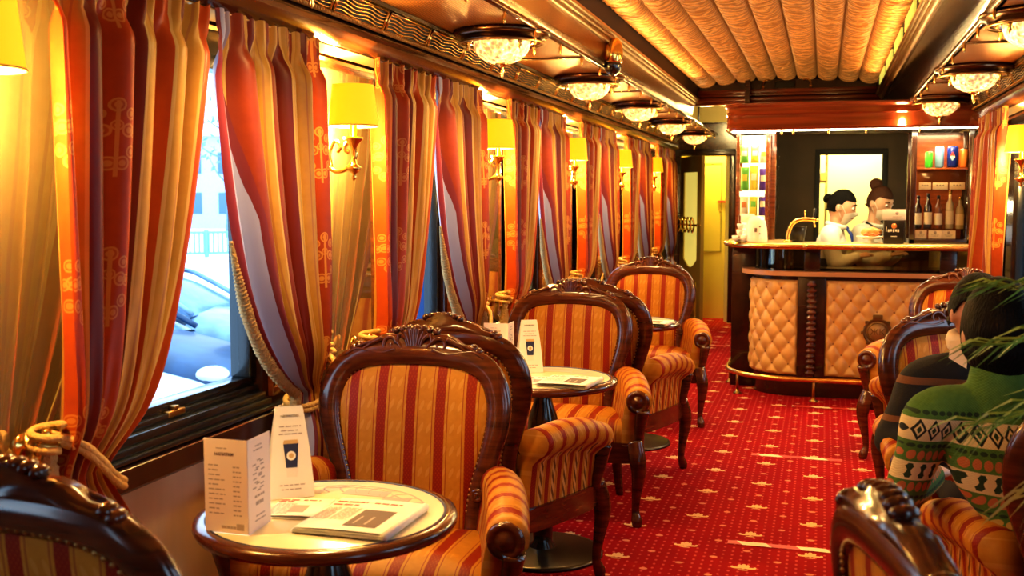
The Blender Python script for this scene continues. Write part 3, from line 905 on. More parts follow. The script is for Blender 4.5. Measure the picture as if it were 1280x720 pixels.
def tieback():
    t = thing('curtain_tieback', '', 'curtain tieback', group='gold rope curtain tiebacks')
    bm = B(); lathe(bm, [(0, .085), (.012, .083), (.016, .072), (.03, .066), (.034, .055), (.026, .045), (.012, .04), (.010, .0), (.028, .0), (.03, -.01), (0, -.012)], 16, (0, 0, 0), 0)
    for k in range(8):
        a = k*PI/4; ball(bm, (.058, .03*math.cos(a), .03*math.sin(a)), (.012, .013, .013), 8, 6)
    obj('rosette', bm, 'gold', t)
    bm = B()
    for off in (0, .014):
        path = smooth_path([(.05, .0, .02+off), (.12, .05, -.02+off), (.14, .12, -.10+off), (.10, .20, -.135+off), (.02, .20, -.13+off), (-.01, .10, -.10+off), (.02, .02, -.02+off)], 7)
        tube(bm, path, [.009*(1+.12*math.sin(i*1.9)) for i in range(len(path))], 8)
    path = [(.058+.034*math.cos(a*.5), .034*math.sin(a*.5), .05-.0022*a) for a in range(26)]
    tube(bm, path, .009, 8)
    obj('rope', bm, 'rope', t)
    bm = B()
    lathe(bm, [(0, .0), (.014, -.004), (.02, -.02), (.016, -.036), (.022, -.042), (.020, -.05), (.028, -.12), (.03, -.135), (0, -.135)], 14, (.07, -.012, .0))
    tube(bm, [(.062, -.005, .03), (.07, -.012, -.004)], .006, 6)
    obj('tassel', bm, 'fringe', t)
    return t
tb = tieback(); first = True
tpos = []
for i in range(6):
    tpos.append((WY[2+i]-.675, 1, 'gold rope tieback with tassel on the near side of the %s left-hand window' % WN[i]))
    if i < 5: tpos.append((WY[2+i]+.675, -1, 'gold rope tieback with tassel on the far side of the %s left-hand window' % WN[i]))
for y, s, lab in tpos:
    o = tb if first else copy_tree(tb)
    o.location = (-1.67, y, .90); o.scale = (1, s, 1); o['label'] = lab; first = False

# ------------------------------------------------------------------ wall sconces
def sconce():
    t = thing('wall_sconce', '', 'wall lamp', group='yellow shaded wall sconces')
    bm = B(); lathe(bm, [(0, -.0), (.035, .0), (.038, .008), (.028, .016), (.014, .022), (0, .024)], 20, (.012, 0, 1.56), 0, sy=1.7); obj('wall_plate', bm, 'gold', t)
    bm = B()
    p = smooth_path([(.03, 0, 1.56), (.07, 0, 1.535), (.115, 0, 1.545), (.145, 0, 1.585), (.14, 0, 1.625), (.115, 0, 1.632), (.108, 0, 1.61), (.122, 0, 1.60)], 7)
    tube(bm, p, [.008]*len(p), 8)
    p = smooth_path([(.055, 0, 1.545), (.05, 0, 1.60), (.07, 0, 1.64), (.09, 0, 1.62), (.078, 0, 1.60)], 6); tube(bm, p, .006, 8)
    obj('arm', bm, 'gold', t)
    bm = B(); lathe(bm, [(0, 1.50), (.006, 1.505), (.010, 1.515), (.006, 1.525), (.026, 1.54), (.030, 1.548), (.010, 1.558), (.008, 1.60), (.014, 1.625), (.034, 1.645), (.036, 1.652), (.012, 1.655), (.012, 1.70), (0, 1.70)], 18, (.14, 0, 0)); obj('candle_cup', bm, 'gold', t)
    bm = B(); ball(bm, (.14, 0, 1.735), (.018, .018, .036), 12, 8); obj('bulb', bm, 'bulb', t)
    bm = B(); lathe(bm, [(.086, 1.69), (.072, 1.832), (.069, 1.831), (.083, 1.690)], 32, (.14, 0, 0), caps=False)
    obj('lamp_shade', bm, 'shade', t, angle=1.)
    bm = B()
    tube(bm, [(.14+.0865*math.cos(a*PI/16), .0865*math.sin(a*PI/16), 1.691) for a in range(32)], .0025, 6, closed=True)
    obj('shade_piping', bm, 'rope', t)
    return t
sc = sconce()
def lamp(name, loc, e, col, r=.04, typ='POINT', rot=None, size=None, spot=None, spread=None):
    l = bpy.data.lights.new(name, typ); l.energy = e; l.color = col
    if typ == 'AREA':
        l.shape = 'RECTANGLE'; l.size, l.size_y = size
        if spread: l.spread = spread
    else: l.shadow_soft_size = r
    if typ == 'SPOT': l.spot_size = spot; l.spot_blend = .9
    o = bpy.data.objects.new(name, l); COL.objects.link(o); o.location = loc
    if rot: o.rotation_euler = rot
    return o
WARM = (1., .64, .19)
AMB = (1., .65, .24)
def put_sconce(i, x, y, rz, label):
    o = sc if i == 0 else copy_tree(sc)
    o.location = (x, y, 0); o.rotation_euler = (0, 0, rz); o['label'] = label
    s = 1 if rz == 0 else -1
    lamp('sconce_light', (x+s*.075, y, 1.655), 40., WARM, .025)
    lamp('sconce_light', (x+s*.10, y, 1.868), 11., WARM, .025)
for i, y in enumerate(SY):
    put_sconce(i, WL+.0, y, 0, 'yellow shaded brass wall sconce, %s along the left wall' % ('nearest, cut by the picture edge' if i == 0 else ORD[i] + ' from the camera'))
for y in (6.36,): put_sconce(9, WR, y, PI, 'yellow shaded wall sconce on the right wall at the picture edge')

# ------------------------------------------------------------------ armchairs
def make_chair():
    t = thing('armchair', '', 'armchair')
    lean = lambda z: -.235 - .16*max(0, z-.42) - .10*max(0, z-.75)**1.5
    half = [(.205, .36), (.205, .47), (.218, .57), (.245, .66), (.268, .75), (.270, .83), (.243, .90), (.185, .942), (.10, .958), (0, .962)]
    hp = smooth_path([(x, 0, z) for x, z in half], 6)
    right = [V((p.x, lean(p.z), p.z)) for p in hp]
    left = [V((-p.x, lean(p.z), p.z)) for p in hp][::-1]
    loop = right + left[1:]
    # frame, swept flat-oval wood
    bm = B(); n = len(loop)
    rr = [.030+.010*sstep((p.z-.55)/.3) for p in loop]
    tube(bm, loop, rr, 14, flat=.78, normal=(0, 1, .15))
    for s in (-1, 1):      # little scroll where the frame meets the arm
        c = V((s*.222, lean(.54)+.03, .55))
        tube(bm, [c+V((s*(.020-.0008*k)*math.cos(k*.55), .006, (.020-.0008*k)*math.sin(k*.55))) for k in range(20)], .008, 6)
    obj('back_frame', bm, 'wood', t)
    # upholstery, front and rear faces
    bm = B()
    inner = [V((p.x*.905, p.y, p.z-.022*sstep((p.z-.8)/.15))) for p in loop]
    c0 = V((0, lean(.62), .62)); m = len(inner)
    for sgn, bulge, off in ((1, .034, .004), (-1, .014, -.012)):
        R_ = 9
        rings = []
        for k in range(1, R_+1):
            r = k/R_; ring = []
            for p in inner:
                q = c0.lerp(p, r); q.y = lean(q.z) + sgn*bulge*math.sqrt(max(0, 1-r*r)) + off
                ring.append(bm.verts.new(q))
            rings.append(ring)
        cv = bm.verts.new((0, lean(.62)+sgn*bulge+off, .62))
        for i in range(m-1): bm.faces.new((cv, rings[0][i], rings[0][i+1]))
        bm.faces.new((cv, rings[0][-1], rings[0][0]))
        for a, b in zip(rings[:-1], rings[1:]):
            for i in range(m-1): bm.faces.new((a[i], a[i+1], b[i+1], b[i]))
            bm.faces.new((a[-1], a[0], b[0], b[-1]))
    obj('backrest', bm, 'fab_x', t)
    # brass nails round the upholstery
    bm = B()
    acc = 0
    for i in range(len(inner)-1):
        a, b = inner[i], inner[i+1]; L = (b-a).length; d = 0
        if a.z < .5 and b.z < .5: continue
        while acc < L:
            q = a.lerp(b, acc/L)
            for yy in (.013, -.020): ico(bm, (q.x*.985, q.y+yy, q.z-.002), .0052)
            acc += .0165
        acc -= L
    obj('nailhead_trim', bm, 'antique', t)
    # carved crest
    bm = B()
    ch = [(0, 1.045), (.022, 1.043), (.045, 1.030), (.06, 1.020), (.095, 1.022), (.125, 1.010), (.150, .992), (.185, .985), (.215, .965), (.235, .940), (.20, .935), (.10, .958), (0, .963)]
    outl = [(x, z) for x, z in ch] + [(-x, z) for x, z in ch[::-1]][1:-1]
    ly = lambda z: lean(z)
    for y0, y1, sc_ in ((.022, -.020, 1.),):
        A = [bm.verts.new((x, ly(z)+y0, z)) for x, z in outl]; C = [bm.verts.new((x, ly(z)+y1, z)) for x, z in outl]
        bm.faces.new(A); bm.faces.new(C[::-1]); k = len(outl)
        for i in range(k): bm.faces.new((A[i], A[(i+1) % k], C[(i+1) % k], C[i]))
    bmesh.ops.bevel(bm, geom=[e for e in bm.edges if not (e.calc_face_angle(0) < .3)], offset=.006, segments=2, affect='EDGES')
    def rel(pts, r0, r1, seg=8):
        p = smooth_path([(x, ly(z)+.024, z) for x, z in pts], 6); n_ = len(p)
        tube(bm, p, [lerp(r0, r1, i/(n_-1)) for i in range(n_)], seg, flat=.9)
    for k in range(-3, 4):          # shell
        a = k*.36; rel([(.006*k, .975), (.030*math.sin(a), 1.0+.010*math.cos(a)), (.046*math.sin(a), 1.0+.040*math.cos(a))], .004, .010)
    for s in (-1, 1):
        sp = []
        for k in range(17):
            a = k*.42; r = .027-.0014*k
            sp.append((s*(.082+r*math.cos(PI*.9-a)), .988+r*math.sin(PI*.9-a)))
        rel(sp, .0085, .005)
        rel([(s*.060, .975), (s*.10, .963), (s*.15, .968), (s*.19, .972), (s*.222, .955)], .010, .005)
        rel([(s*.105, 1.008), (s*.14, .992), (s*.165, .975), (s*.20, .962)], .010, .004)
        rel([(s*.13, .998), (s*.165, .988), (s*.20, .972)], .008, .004)
        rel([(s*.040, .980), (s*.055, 1.0), (s*.050, 1.022)], .007, .006)
    for k in range(-3, 4):          # knuckles along the top, seen from behind
        x = k*.022; ball(bm, (x, ly(1.0)-.004, 1.040-.0011*k*k), (.011, .026, .012), 8, 6)
    for s in (-1, 1):
        for x, z in ((.185, .982), (.20, .973)): ball(bm, (s*x, ly(z), z), (.016, .026, .013), 8, 6)
    obj('carved_crest', bm, 'wood', t)
    # seat rail and cushion
    def plan(s, grow=0.):
        pts = []
        fw, bw, fy, by = .395+grow, .265+grow, .27+grow, -.25-grow
        for i in range(13):
            u = -1+2*i/12; pts.append((u*fw, fy - .035*u*u + .012*math.cos(PI*u*1.5)))
        for i in range(1, 7):
            u = i/7; pts.append((lerp(fw, bw, u)+.012*math.sin(PI*u), lerp(fy-.035, by, u)))
        for i in range(7):
            u = 1-2*i/6; pts.append((u*bw, by))
        for i in range(1, 7):
            u = i/7; pts.append((-lerp(bw, fw, u)-.012*math.sin(PI*u), lerp(by, fy-.035, u)))
        return pts
    bm = B(); pp = plan(0, .012); prism(bm, pp, 2, .275, .365)
    bmesh.ops.bevel(bm, geom=[e for e in bm.edges if abs(e.verts[0].co.z-e.verts[1].co.z) < 1e-5], offset=.012, segments=2, affect='EDGES')
    obj('seat_rail', bm, 'wood', t, angle=.7)
    bm = B(); base = plan(0, -.008); N2 = len(base); rings = []
    for k, (r, z) in enumerate(((1., .36), (1.015, .39), (1.01, .412), (.97, .432), (.85, .450), (.6, .465), (.3, .472))):
        rings.append([bm.verts.new((x*r, (y-.01)*r+.01, z)) for x, y in base])
    for a, b in zip(rings[:-1], rings[1:]):
        for i in range(N2): bm.faces.new((a[i], a[(i+1) % N2], b[(i+1) % N2], b[i]))
    bm.faces.new(rings[-1])
    obj('seat', bm, 'fab_x', t)
    # arms
    for s in (-1, 1):
        yr, yf = -.225, .235
        cx = lambda u: lerp(.275, .395, u**.8)
        top = lambda u: .625 + .018*math.sin(PI*min(1, u*1.1)) - .03*max(0, u-.75)/.25*.6 + .02*(1-u)
        sec = [(-.052, .34), (-.054, .45), (-.050, .54)] + [(.006+.060*math.cos(a), .0+.056*math.sin(a)) for a in [PI*(1-.0)-k*PI*1.36/10 for k in range(11)]] + [(.012, -.075), (.014, -.16), (.014, -.25)]
        def arm_f(u, v):
            y = lerp(yr, yf, u); i = v*(len(sec)-1); k = min(len(sec)-2, int(i)); f = i-k
            a, b = sec[k], sec[k+1]
            px = lerp(a[0], b[0], f)
            za = a[1] if k < 3 else top(u)-.056+a[1]; zb = b[1] if k+1 < 3 else top(u)-.056+b[1]
            z = lerp(za, zb, f)
            if k >= 13: z = max(z, .335 + .03*(1-u)*0)
            fl = .022*sstep((z-.36)/.25)
            return V((s*(cx(u)+px+fl-.012), y+.012*math.sin(PI*sstep((z-.33)/.3))*u*0, z))
        bm = B(); vs = grid(bm, arm_f, 22, len(sec)-1)
        bm.faces.new([r[0] for r in vs]); bm.faces.new([r[-1] for r in vs][::-1])
        obj('armrest', bm, 'fab_y', t)
        bm = B()
        for i in range(24): 
            u = i/23; p = arm_f(u, 1.); ico(bm, (p.x+s*.002, p.y, p.z+.006), .0045)
        for i in range(16):
            p = arm_f(1., .74+.25*i/15); ico(bm, (p.x+s*.001, p.y-.004, p.z), .0045)
        obj('nailhead_trim', bm, 'antique', t)
        # wooden scroll front running down into the leg
        bm = B(); x = s*.405
        c = V((x, yf+.012, top(1)-.056))
        lathe(bm, [(0, -.012), (.050, -.012), (.053, .0), (.048, .012), (.036, .014), (.033, .008), (.024, .010), (.016, .020), (0, .022)], 20, (c.x, c.y, c.z), 1)
        p = smooth_path([(x+s*.022, yf+.010, c.z-.035), (x+s*.008, yf-.008, c.z-.12), (x-s*.004, yf-.012, c.z-.18), (x-s*.004, yf+.012, .35), (x-s*.004, yf+.022, .31)], 6)
        tube(bm, p, [lerp(.032, .030, i/(len(p)-1)) - .009*math.sin(PI*i/(len(p)-1)) for i in range(len(p))], 10)
        obj('arm_post', bm, 'wood', t)
        # legs
        bm = B(); p = smooth_path([(x-s*.012, .245, .37), (x+s*.004, .272, .30), (x+s*.010, .275, .24), (x+s*.0, .258, .15), (x-s*.006, .246, .07), (x+s*.002, .262, .025), (x+s*.004, .268, .0)], 6)
        r = interp([.036, .038, .032, .022, .017, .024, .019], 6); tube(bm, p, r, 12)
        obj('leg', bm, 'wood', t)
        bm = B(); p = smooth_path([(s*.235, -.235, .40), (s*.238, -.245, .27), (s*.245, -.275, .12), (s*.252, -.315, .0)], 6)
        tube(bm, p, interp([.028, .028, .022, .018], 6), 10); obj('leg', bm, 'wood', t)
    for o in t.children:
        for vtx in o.data.vertices: vtx.co.y *= .85
    return t
ch0 = make_chair()
def chair(first, x, y, rz, label, group):
    o = ch0 if first else copy_tree(ch0)
    o.location = (x, y, 0); o.rotation_euler = (0, 0, rz); o['label'] = label; o['group'] = group; return o
GL, GR = 'striped armchairs along the left windows', 'striped armchairs on the right side'
chair(True, -1.165, 1.62, -.08, 'striped armchair cut off at the bottom left corner, seen from behind', GL)
chair(False, -1.19, 2.80, PI+.05, 'large striped armchair facing the camera behind the nearest round table', GL)
chair(False, -1.22, 3.75, -.10, 'striped armchair turned away, its dark back against the large facing armchair', GL)
chair(False, -1.17, 4.80, PI+.02, 'striped armchair facing the camera behind the second round table', GL)
chair(False, -1.10, 5.45, .0, 'striped armchair turned away, standing just before the third round table', GL)
chair(False, -1.12, 6.96, PI, 'farthest left striped armchair facing the camera, beyond the third table', GL)

# ------------------------------------------------------------------ tables
def make_table():
    t = thing('cafe_table', '', 'table', group='round cafe tables by the windows')
    bm = B(); lathe(bm, [(0, .700), (.235, .700), (.240, .703), (.240, .7205), (.236, .7215), (0, .7215)], 64); obj('tabletop', bm, 'marble', t, angle=.6)
    bm = B(); lathe(bm, [(.2385, .7225), (.246, .724), (.262, .717), (.264, .706), (.258, .694), (.24, .688), (.18, .686), (.10, .684), (0, .684), (0, .70), (.2385, .70)], 64, caps=False); obj('table_edge', bm, 'wood', t)
    bm = B(); tube(bm, [(.238*math.cos(a*PI/32), .238*math.sin(a*PI/32), .7215) for a in range(64)], .003, 6, closed=True); obj('edge_line', bm, 'navy', t)
    bm = B(); lathe(bm, [(.028, .684), (.03, .65), (.034, .62), (.052, .56), (.058, .48), (.054, .36), (.044, .22), (.036, .10), (.034, .05), (.05, .03), (.05, .02), (0, .02)], 28); obj('pedestal', bm, 'black_metal', t)
    bm = B(); lathe(bm, [(.0, .03), (.06, .028), (.10, .020), (.20, .014), (.215, .010), (.216, .0), (0, .0)], 48); obj('base', bm, 'base_metal', t)
    # printed vignette on the top
    bm = B()
    for k, (r, a0, a1) in enumerate(((.20, .3, 2.2), (.17, .4, 1.1), (.185, 1.3, 2.0))):
        pts = [(r*math.cos(lerp(a0, a1, i/20)), r*math.sin(lerp(a0, a1, i/20)), .7220) for i in range(21)]
        tube(bm, pts, .0022, 4, flat=.2)
    for k in range(9):
        a = .4+k*.2; tube(bm, smooth_path([(.15*math.cos(a), .15*math.sin(a), .7220), (.18*math.cos(a+.06), .18*math.sin(a+.06), .7220), (.2*math.cos(a-.02), .2*math.sin(a-.02), .7220)], 4), .0026, 4, flat=.2)
    for (x, y, w, h) in ((.02, .15, .10, .04), (.10, .12, .06, .03), (-.10, .13, .05, .025)): box(bm, (x-w/2, y-h/2, .7216), (x+w/2, y+h/2, .7221))
    obj('printed_vignette', bm, 'ink_soft', t, smooth=False)
    return t
TS = .30/.264
tab = make_table()
TP = [(-1.08, 2.20), (-1.07, 4.14), (-1.08, 6.20)]
TL = ['nearest round cafe table with cream top beside the window', 'second round cafe table with cream top, between facing armchairs', 'third and farthest round cafe table with folded papers']
for i, (x, y) in enumerate(TP):
    o = tab if i == 0 else copy_tree(tab)
    o.location = (x, y, 0); o.scale = (TS, TS, 1); o['label'] = TL[i]
TZ = .7222

def words(bm, x0, x1, z, h, rnd, fx, gap=.0028, wl=(.006, .016)):
    x = x0
    while x < x1-.003:
        w = min(rnd.uniform(*wl), x1-x); fx(bm, x, x+w, z, z+h); x += w+gap
def menu_card(loc, rz, label):
    """two-leaf folded menu, standing open"""
    t = thing('menu_card', label, 'menu', loc, rz, None)
    Wd, H = .105, .205; A1 = PI+.12; A2 = -.62
    rnd = random.Random(3)
    for side, ang in ((0, PI-.02), (1, 1.62)):
        d = V((math.cos(ang), math.sin(ang), 0)); nrm = V((-d.y, d.x, 0))
        if nrm.dot(V((.43, -.9, 0))) < 0: nrm = -nrm
        bm = B(); lo = []
        P = lambda a, z, e: V((0, 0, 0)) + d*a + nrm*e + V((0, 0, z))
        def slab(bm, a0, a1, z0, z1, e0, e1):
            vs = [bm.verts.new(P(a, z, e)) for e in (e0, e1) for a, z in ((a0, z0), (a1, z0), (a1, z1), (a0, z1))]
            for q in ((0, 1, 2, 3), (7, 6, 5, 4), (0, 4, 5, 1), (1, 5, 6, 2), (2, 6, 7, 3), (3, 7, 4, 0)): bm.faces.new([vs[i] for i in q])
        slab(bm, 0, Wd, 0, H, 0, .0008); leaf = obj('leaf', bm, 'paper_pink', t, smooth=False)
        fx = lambda bm, a, b, z0, z1: slab(bm, a, b, z0, z1, .0008, .0011)
        bm = B()
        if side == 0:
            fxr = lambda bm, a, b, z0, z1: slab(bm, Wd-b, Wd-a, z0, z1, .0008, .0011)
            for i in range(11):
                z = .146-i*.0105
                words(bm, .010, .010+rnd.uniform(.022, .042), z, .0026, rnd, fxr); words(bm, .070, .090, z-.002, .0026, rnd, fxr, .002, (.004, .009))
            words(bm, .030, .06, .184, .002, rnd, fxr); words(bm, .04, .095, .010, .006, rnd, fxr, .001, (.004, .014)); slab(bm, .010, .028, .008, .022, .0008, .0012)
        else:
            for z, a, b in ((.184, .035, .065), (.02, .03, .08), (.03, .035, .075), (.175, .028, .07)): words(bm, a, b, z, .003, rnd, fx)
            for k in range(18):
                a = .052+.02*math.sin(k*2.4); z = .085+.07*k/18.; slab(bm, a-.010, a+.006, z, z+.003, .0008, .0012)
            words(bm, .03, .08, .072, .005, rnd, fx); words(bm, .035, .07, .055, .008, rnd, fx)
        obj('print', bm, 'ink_soft' if side == 0 else 'ink_soft', leaf, smooth=False)
        if side == 0:
            mt = Matrix.Translation(P(.056, .172, .0012)) @ Matrix(((-d.x, 0, nrm.x, 0), (-d.y, 0, nrm.y, 0), (0, 1, 0, 0), (0, 0, 0, 1)))
            text_mesh('heading', 'НАПИТКИ', .0095, 'ink', leaf, mt)
    return t
def tent_card(loc, rz, label):
    """tall tent card with curved sides, a paper cup printed on the front"""
    t = thing('tent_card', label, 'table card', loc, rz, None)
    H = .215
    hw = lambda v: lerp(.052, .032, v**1.6)
    yy = lambda v: lerp(-.045, -.006, v) 
    for s, nm in ((1, 'front_leaf'), (-1, 'rear_leaf')):
        bm = B(); grid(bm, lambda u, v: V(((2*u-1)*hw(v), s*yy(v), v*H)), 8, 12); lf = obj(nm, bm, 'paper', t)
        if s > 0: front = lf
    bm = B(); box(bm, (-.05, -.044, 0), (.05, .044, .0012)); obj('foot_flap', bm, 'paper', t, smooth=False)
    rnd = random.Random(5)
    def q(bm, a, b, z0, z1, e=.0008):
        vs = [bm.verts.new((x, yy(z/H)-e, z)) for x, z in ((a, z0), (b, z0), (b, z1), (a, z1))]; bm.faces.new(vs)
    bm = B()
    for z, a, b in ((.168, -.026, .026), (.158, -.022, .022), (.150, -.028, .028), (.030, -.03, .03), (.020, -.026, .026)): words(bm, a, b, z, .0025, rnd, lambda bm, a, b, z0, z1: q(bm, a, b, z0, z1))
    obj('print', bm, 'ink_soft', front, smooth=False)
    bm = B()
    def quad(pts, mi, e):
        f = bm.faces.new([bm.verts.new((x, yy(z/H)-e, z)) for x, z in pts]); f.material_index = mi
    quad([(-.013, .072), (.013, .072), (.018, .128), (-.018, .128)], 0, .001)
    quad([(-.0185, .128), (.0185, .128), (.016, .137), (-.016, .137)], 1, .001)
    quad([(.011*math.cos(a*PI/8), .100+.011*math.sin(a*PI/8)) for a in range(16)], 2, .0014)
    quad([(.006*math.cos(a*PI/8), .100+.006*math.sin(a*PI/8)) for a in range(16)], 1, .0018)
    quad([(-.012, .050), (.012, .050), (.013, .070), (-.013, .070)], 3, .001)
    obj('printed_cup', bm, ['navy', 'tan', 'paper', 'paper_pink'], front, smooth=False)
    ang = math.atan2(.039, H)
    mt = Matrix.Translation((0, yy(.90)-.0009, .90*H)) @ Matrix.Rotation(PI/2-ang, 4, 'X')
    text_mesh('heading', 'NESPRESSO', .0085, 'ink', front, mt)
    return t
def newspaper(loc, rz, w, h, label, nfold=3, big=True, seed=1):
    t = thing('newspaper', label, 'newspaper', loc, rz, None)
    rnd = random.Random(seed)
    zt = .004+nfold*.003
    bm = B()
    for k in range(nfold):
        z0 = k*.0036; e = .004*math.sin(k*2.1+seed)
        grid(bm, lambda u, v: V(((u-.5)*w + e + (.004 if u == 1 and k % 2 else 0), (v-.5)*h + e, z0+.002 + .003*math.sin(PI*u)*(k/nfold) + .004*u*(k/nfold))), 14, 8)
        grid(bm, lambda u, v: V(((u-.5)*w + e, (v-.5)*h + e, z0 + .003*math.sin(PI*u)*(k/nfold) + .004*u*(k/nfold))), 14, 8)
    # rolled fold on the right
    k = nfold-1; zc = nfold*.0036*.5+.003
    tube(bm, [(w/2+.001, -h/2+.002, zc), (w/2+.001, h/2-.002, zc)], nfold*.0024, 10)
    top_z = lambda x: (nfold-1)*.0036+.0027 + (.003*math.sin(PI*(x/w+.5)) + .004*(x/w+.5))*((nfold-1)/nfold)
    obj('pages', bm, 'news', t)
    def fl(bm, x0, x1, y0, y1, mi=0):
        n_ = max(1, int((x1-x0)/.02))
        for i in range(n_):
            a = lerp(x0, x1, i/n_); b = lerp(x0, x1, (i+1)/n_)
            f = bm.faces.new([bm.verts.new((x, y, top_z(x))) for x, y in ((a, y0), (b, y0), (b, y1), (a, y1))]); f.material_index = mi
    bm = B()
    fx = lambda bm, a, b, z0, z1: fl(bm, a, b, z0, z1, 1)
    words(bm, -w*.46, -w*.10, h*.36, .010, rnd, fx, .004, (.010, .026)); words(bm, -w*.46, -w*.16, h*.26, .010, rnd, fx, .004, (.010, .026))
    words(bm, -w*.02, w*.30, h*.36, .009, rnd, fx, .004, (.010, .022))
    if big: fl(bm, -.02*w, w*.34, -h*.36, h*.16, 0); fl(bm, .05*w, w*.2, -h*.28, -h*.05, 2)
    else: fl(bm, -.1*w, w*.2, -h*.3, h*.1, 2)
    for i in range(14):
        y = h*.18-i*.0068
        if y < -h*.44: break
        words(bm, -w*.46, -w*.28, y, .0025, rnd, lambda bm, a, b, z0, z1: fl(bm, a, b, z0, z1, 2)); words(bm, -w*.26, -w*.06, y, .0025, rnd, lambda bm, a, b, z0, z1: fl(bm, a, b, z0, z1, 2))
    obj('print', bm, ['ink', 'ink_red', 'ink_soft'], t, smooth=False)
    return t
T1, T2, T3 = TP
menu_card((-1.165, 1.995, TZ), 0, 'folded menu card with price list standing on the nearest round table')
tent_card((-1.235, 2.315, TZ), .62, 'cream tent card printed with a blue paper cup on the nearest table')
newspaper((-.975, 2.15, TZ), -.02, .215, .235, 'thick folded newspaper with photo on the front of the nearest table', 4, True, 2)
newspaper((-1.15, 2.19, TZ), .15, .13, .14, 'thin white leaflet half under the folded newspaper, beside the menu card', 2, False, 6)
menu_card((-1.235, 4.20, TZ), .0, 'folded menu card on the second table, half hidden by the dark chair back')
tent_card((-1.165, 4.27, TZ), .45, 'cream tent card printed with a blue paper cup on the second table')
newspaper((-.935, 4.02, TZ), -.1, .20, .20, 'folded newspaper lying on the second round table', 4, True, 4)
newspaper((-1.07, 4.05, TZ), .2, .13, .18, 'thin leaflet under the newspaper on the second table', 1, False, 8)
newspaper((-.95, 6.08, TZ), -.1, .24, .18, 'folded newspaper lying on the third round table', 4, True, 5)
tent_card((-1.27, 6.26, TZ), .2, 'small white card standing on the third table beside the facing armchair')

# ------------------------------------------------------------------ bar counter
BY, BR = 8.0, .30               # front plane, corner radius
BXR, BXC = 1.04, -.20           # right end, corner centre
def bar_path(off, ret=.35, n=16, xr=BXR):
    """plan outline from the right end round the left corner, pushed out by off"""
    r = BR+off
    pts = [V((lerp(xr, BXC, i/12), BY-off, 0)) for i in range(12)]
    for i in range(n+1):
        a = -PI/2 - (PI/2)*i/n; pts.append(V((BXC+r*math.cos(a), BY+BR+r*math.sin(a), 0)))
    pts.append(V((BXC-r, BY+BR+ret, 0)))
    return pts
bar = thing('bar_counter', 'curved bar counter with tufted cream panels and gold edge', 'bar counter', (0, 0, 0))
def strip(name, off0, off1, z0, z1, m, ret=.35, parent=bar, back=True, smooth=True):
    """solid band following the counter front"""
    bm = B(); po, pi = bar_path(off0, ret), bar_path(off1, ret)
    rings = [[bm.verts.new((a.x, a.y, z0)), bm.verts.new((a.x, a.y, z1)), bm.verts.new((b.x, b.y, z1)), bm.verts.new((b.x, b.y, z0))] for a, b in zip(po, pi)]
    for a, b in zip(rings[:-1], rings[1:]):
        for k in range(4): bm.faces.new((a[k], a[(k+1) % 4], b[(k+1) % 4], b[k]))
    bm.faces.new(rings[0]); bm.faces.new(rings[-1])
    return obj(name, bm, m, parent, angle=.5)
strip('carcass', -.012, -.06, .0, .92, 'wood_dark')
strip('plinth', -.02, -.05, .0, .135, 'wood_light')
strip('lower_rail', .004, -.03, .135, .155, 'wood_dark')
strip('upper_rail', .006, -.03, .855, .885, 'wood_dark')
strip('ledge', .085, -.06, .885, .918, 'wood_ledge' if 'wood_ledge' in M else 'copper_sheet')
strip('glass_front', -.035, -.045, .918, 1.085, 'dark_glass')
strip('counter_shelf', -.05, -.40, .92, .935, 'wood_dark')
# countertop with rounded brass nosing
bm = B(); po = bar_path(.20, .30); back = [V((BXC-.40, 8.95, 0)), V((BXR, 8.95, 0))]
A = [bm.verts.new((p.x, p.y, 1.085)) for p in po]; C = [bm.verts.new((p.x, p.y, 1.122)) for p in po]
bi = bar_path(-.22, .30)
A2 = [bm.verts.new((p.x, p.y, 1.085)) for p in bi]; C2 = [bm.verts.new((p.x, p.y, 1.122)) for p in bi]
n = len(po)
for i in range(n-1):
    for q in ((A[i], A[i+1], C[i+1], C[i]), (A2[i], C2[i], C2[i+1], A2[i+1]), (C[i], C[i+1], C2[i+1], C2[i]), (A[i], A2[i], A2[i+1], A[i+1])): bm.faces.new(q)
for i in (0, n-1): bm.faces.new((A[i], C[i], C2[i], A2[i]))
obj('countertop', bm, 'cream_gold', bar, angle=.5)
bm = B(); tube(bm, [(p.x, p.y, 1.103) for p in bar_path(.202, .30)], .021, 12); obj('edge_rail', bm, 'brass', bar)
bm = B()
for x in (.98, .2, -.12): tube(bm, [(x-.012, BY-.203, 1.103), (x+.012, BY-.203, 1.103)], .0235, 12)
obj('rail_collar', bm, 'gold', bar)
for x in (-.07, .84):
    bm = B(); box(bm, (x-.055, BY-.028, .918), (x+.055, BY+.0, 1.085), .004); obj('upright', bm, 'wood_dark', bar)
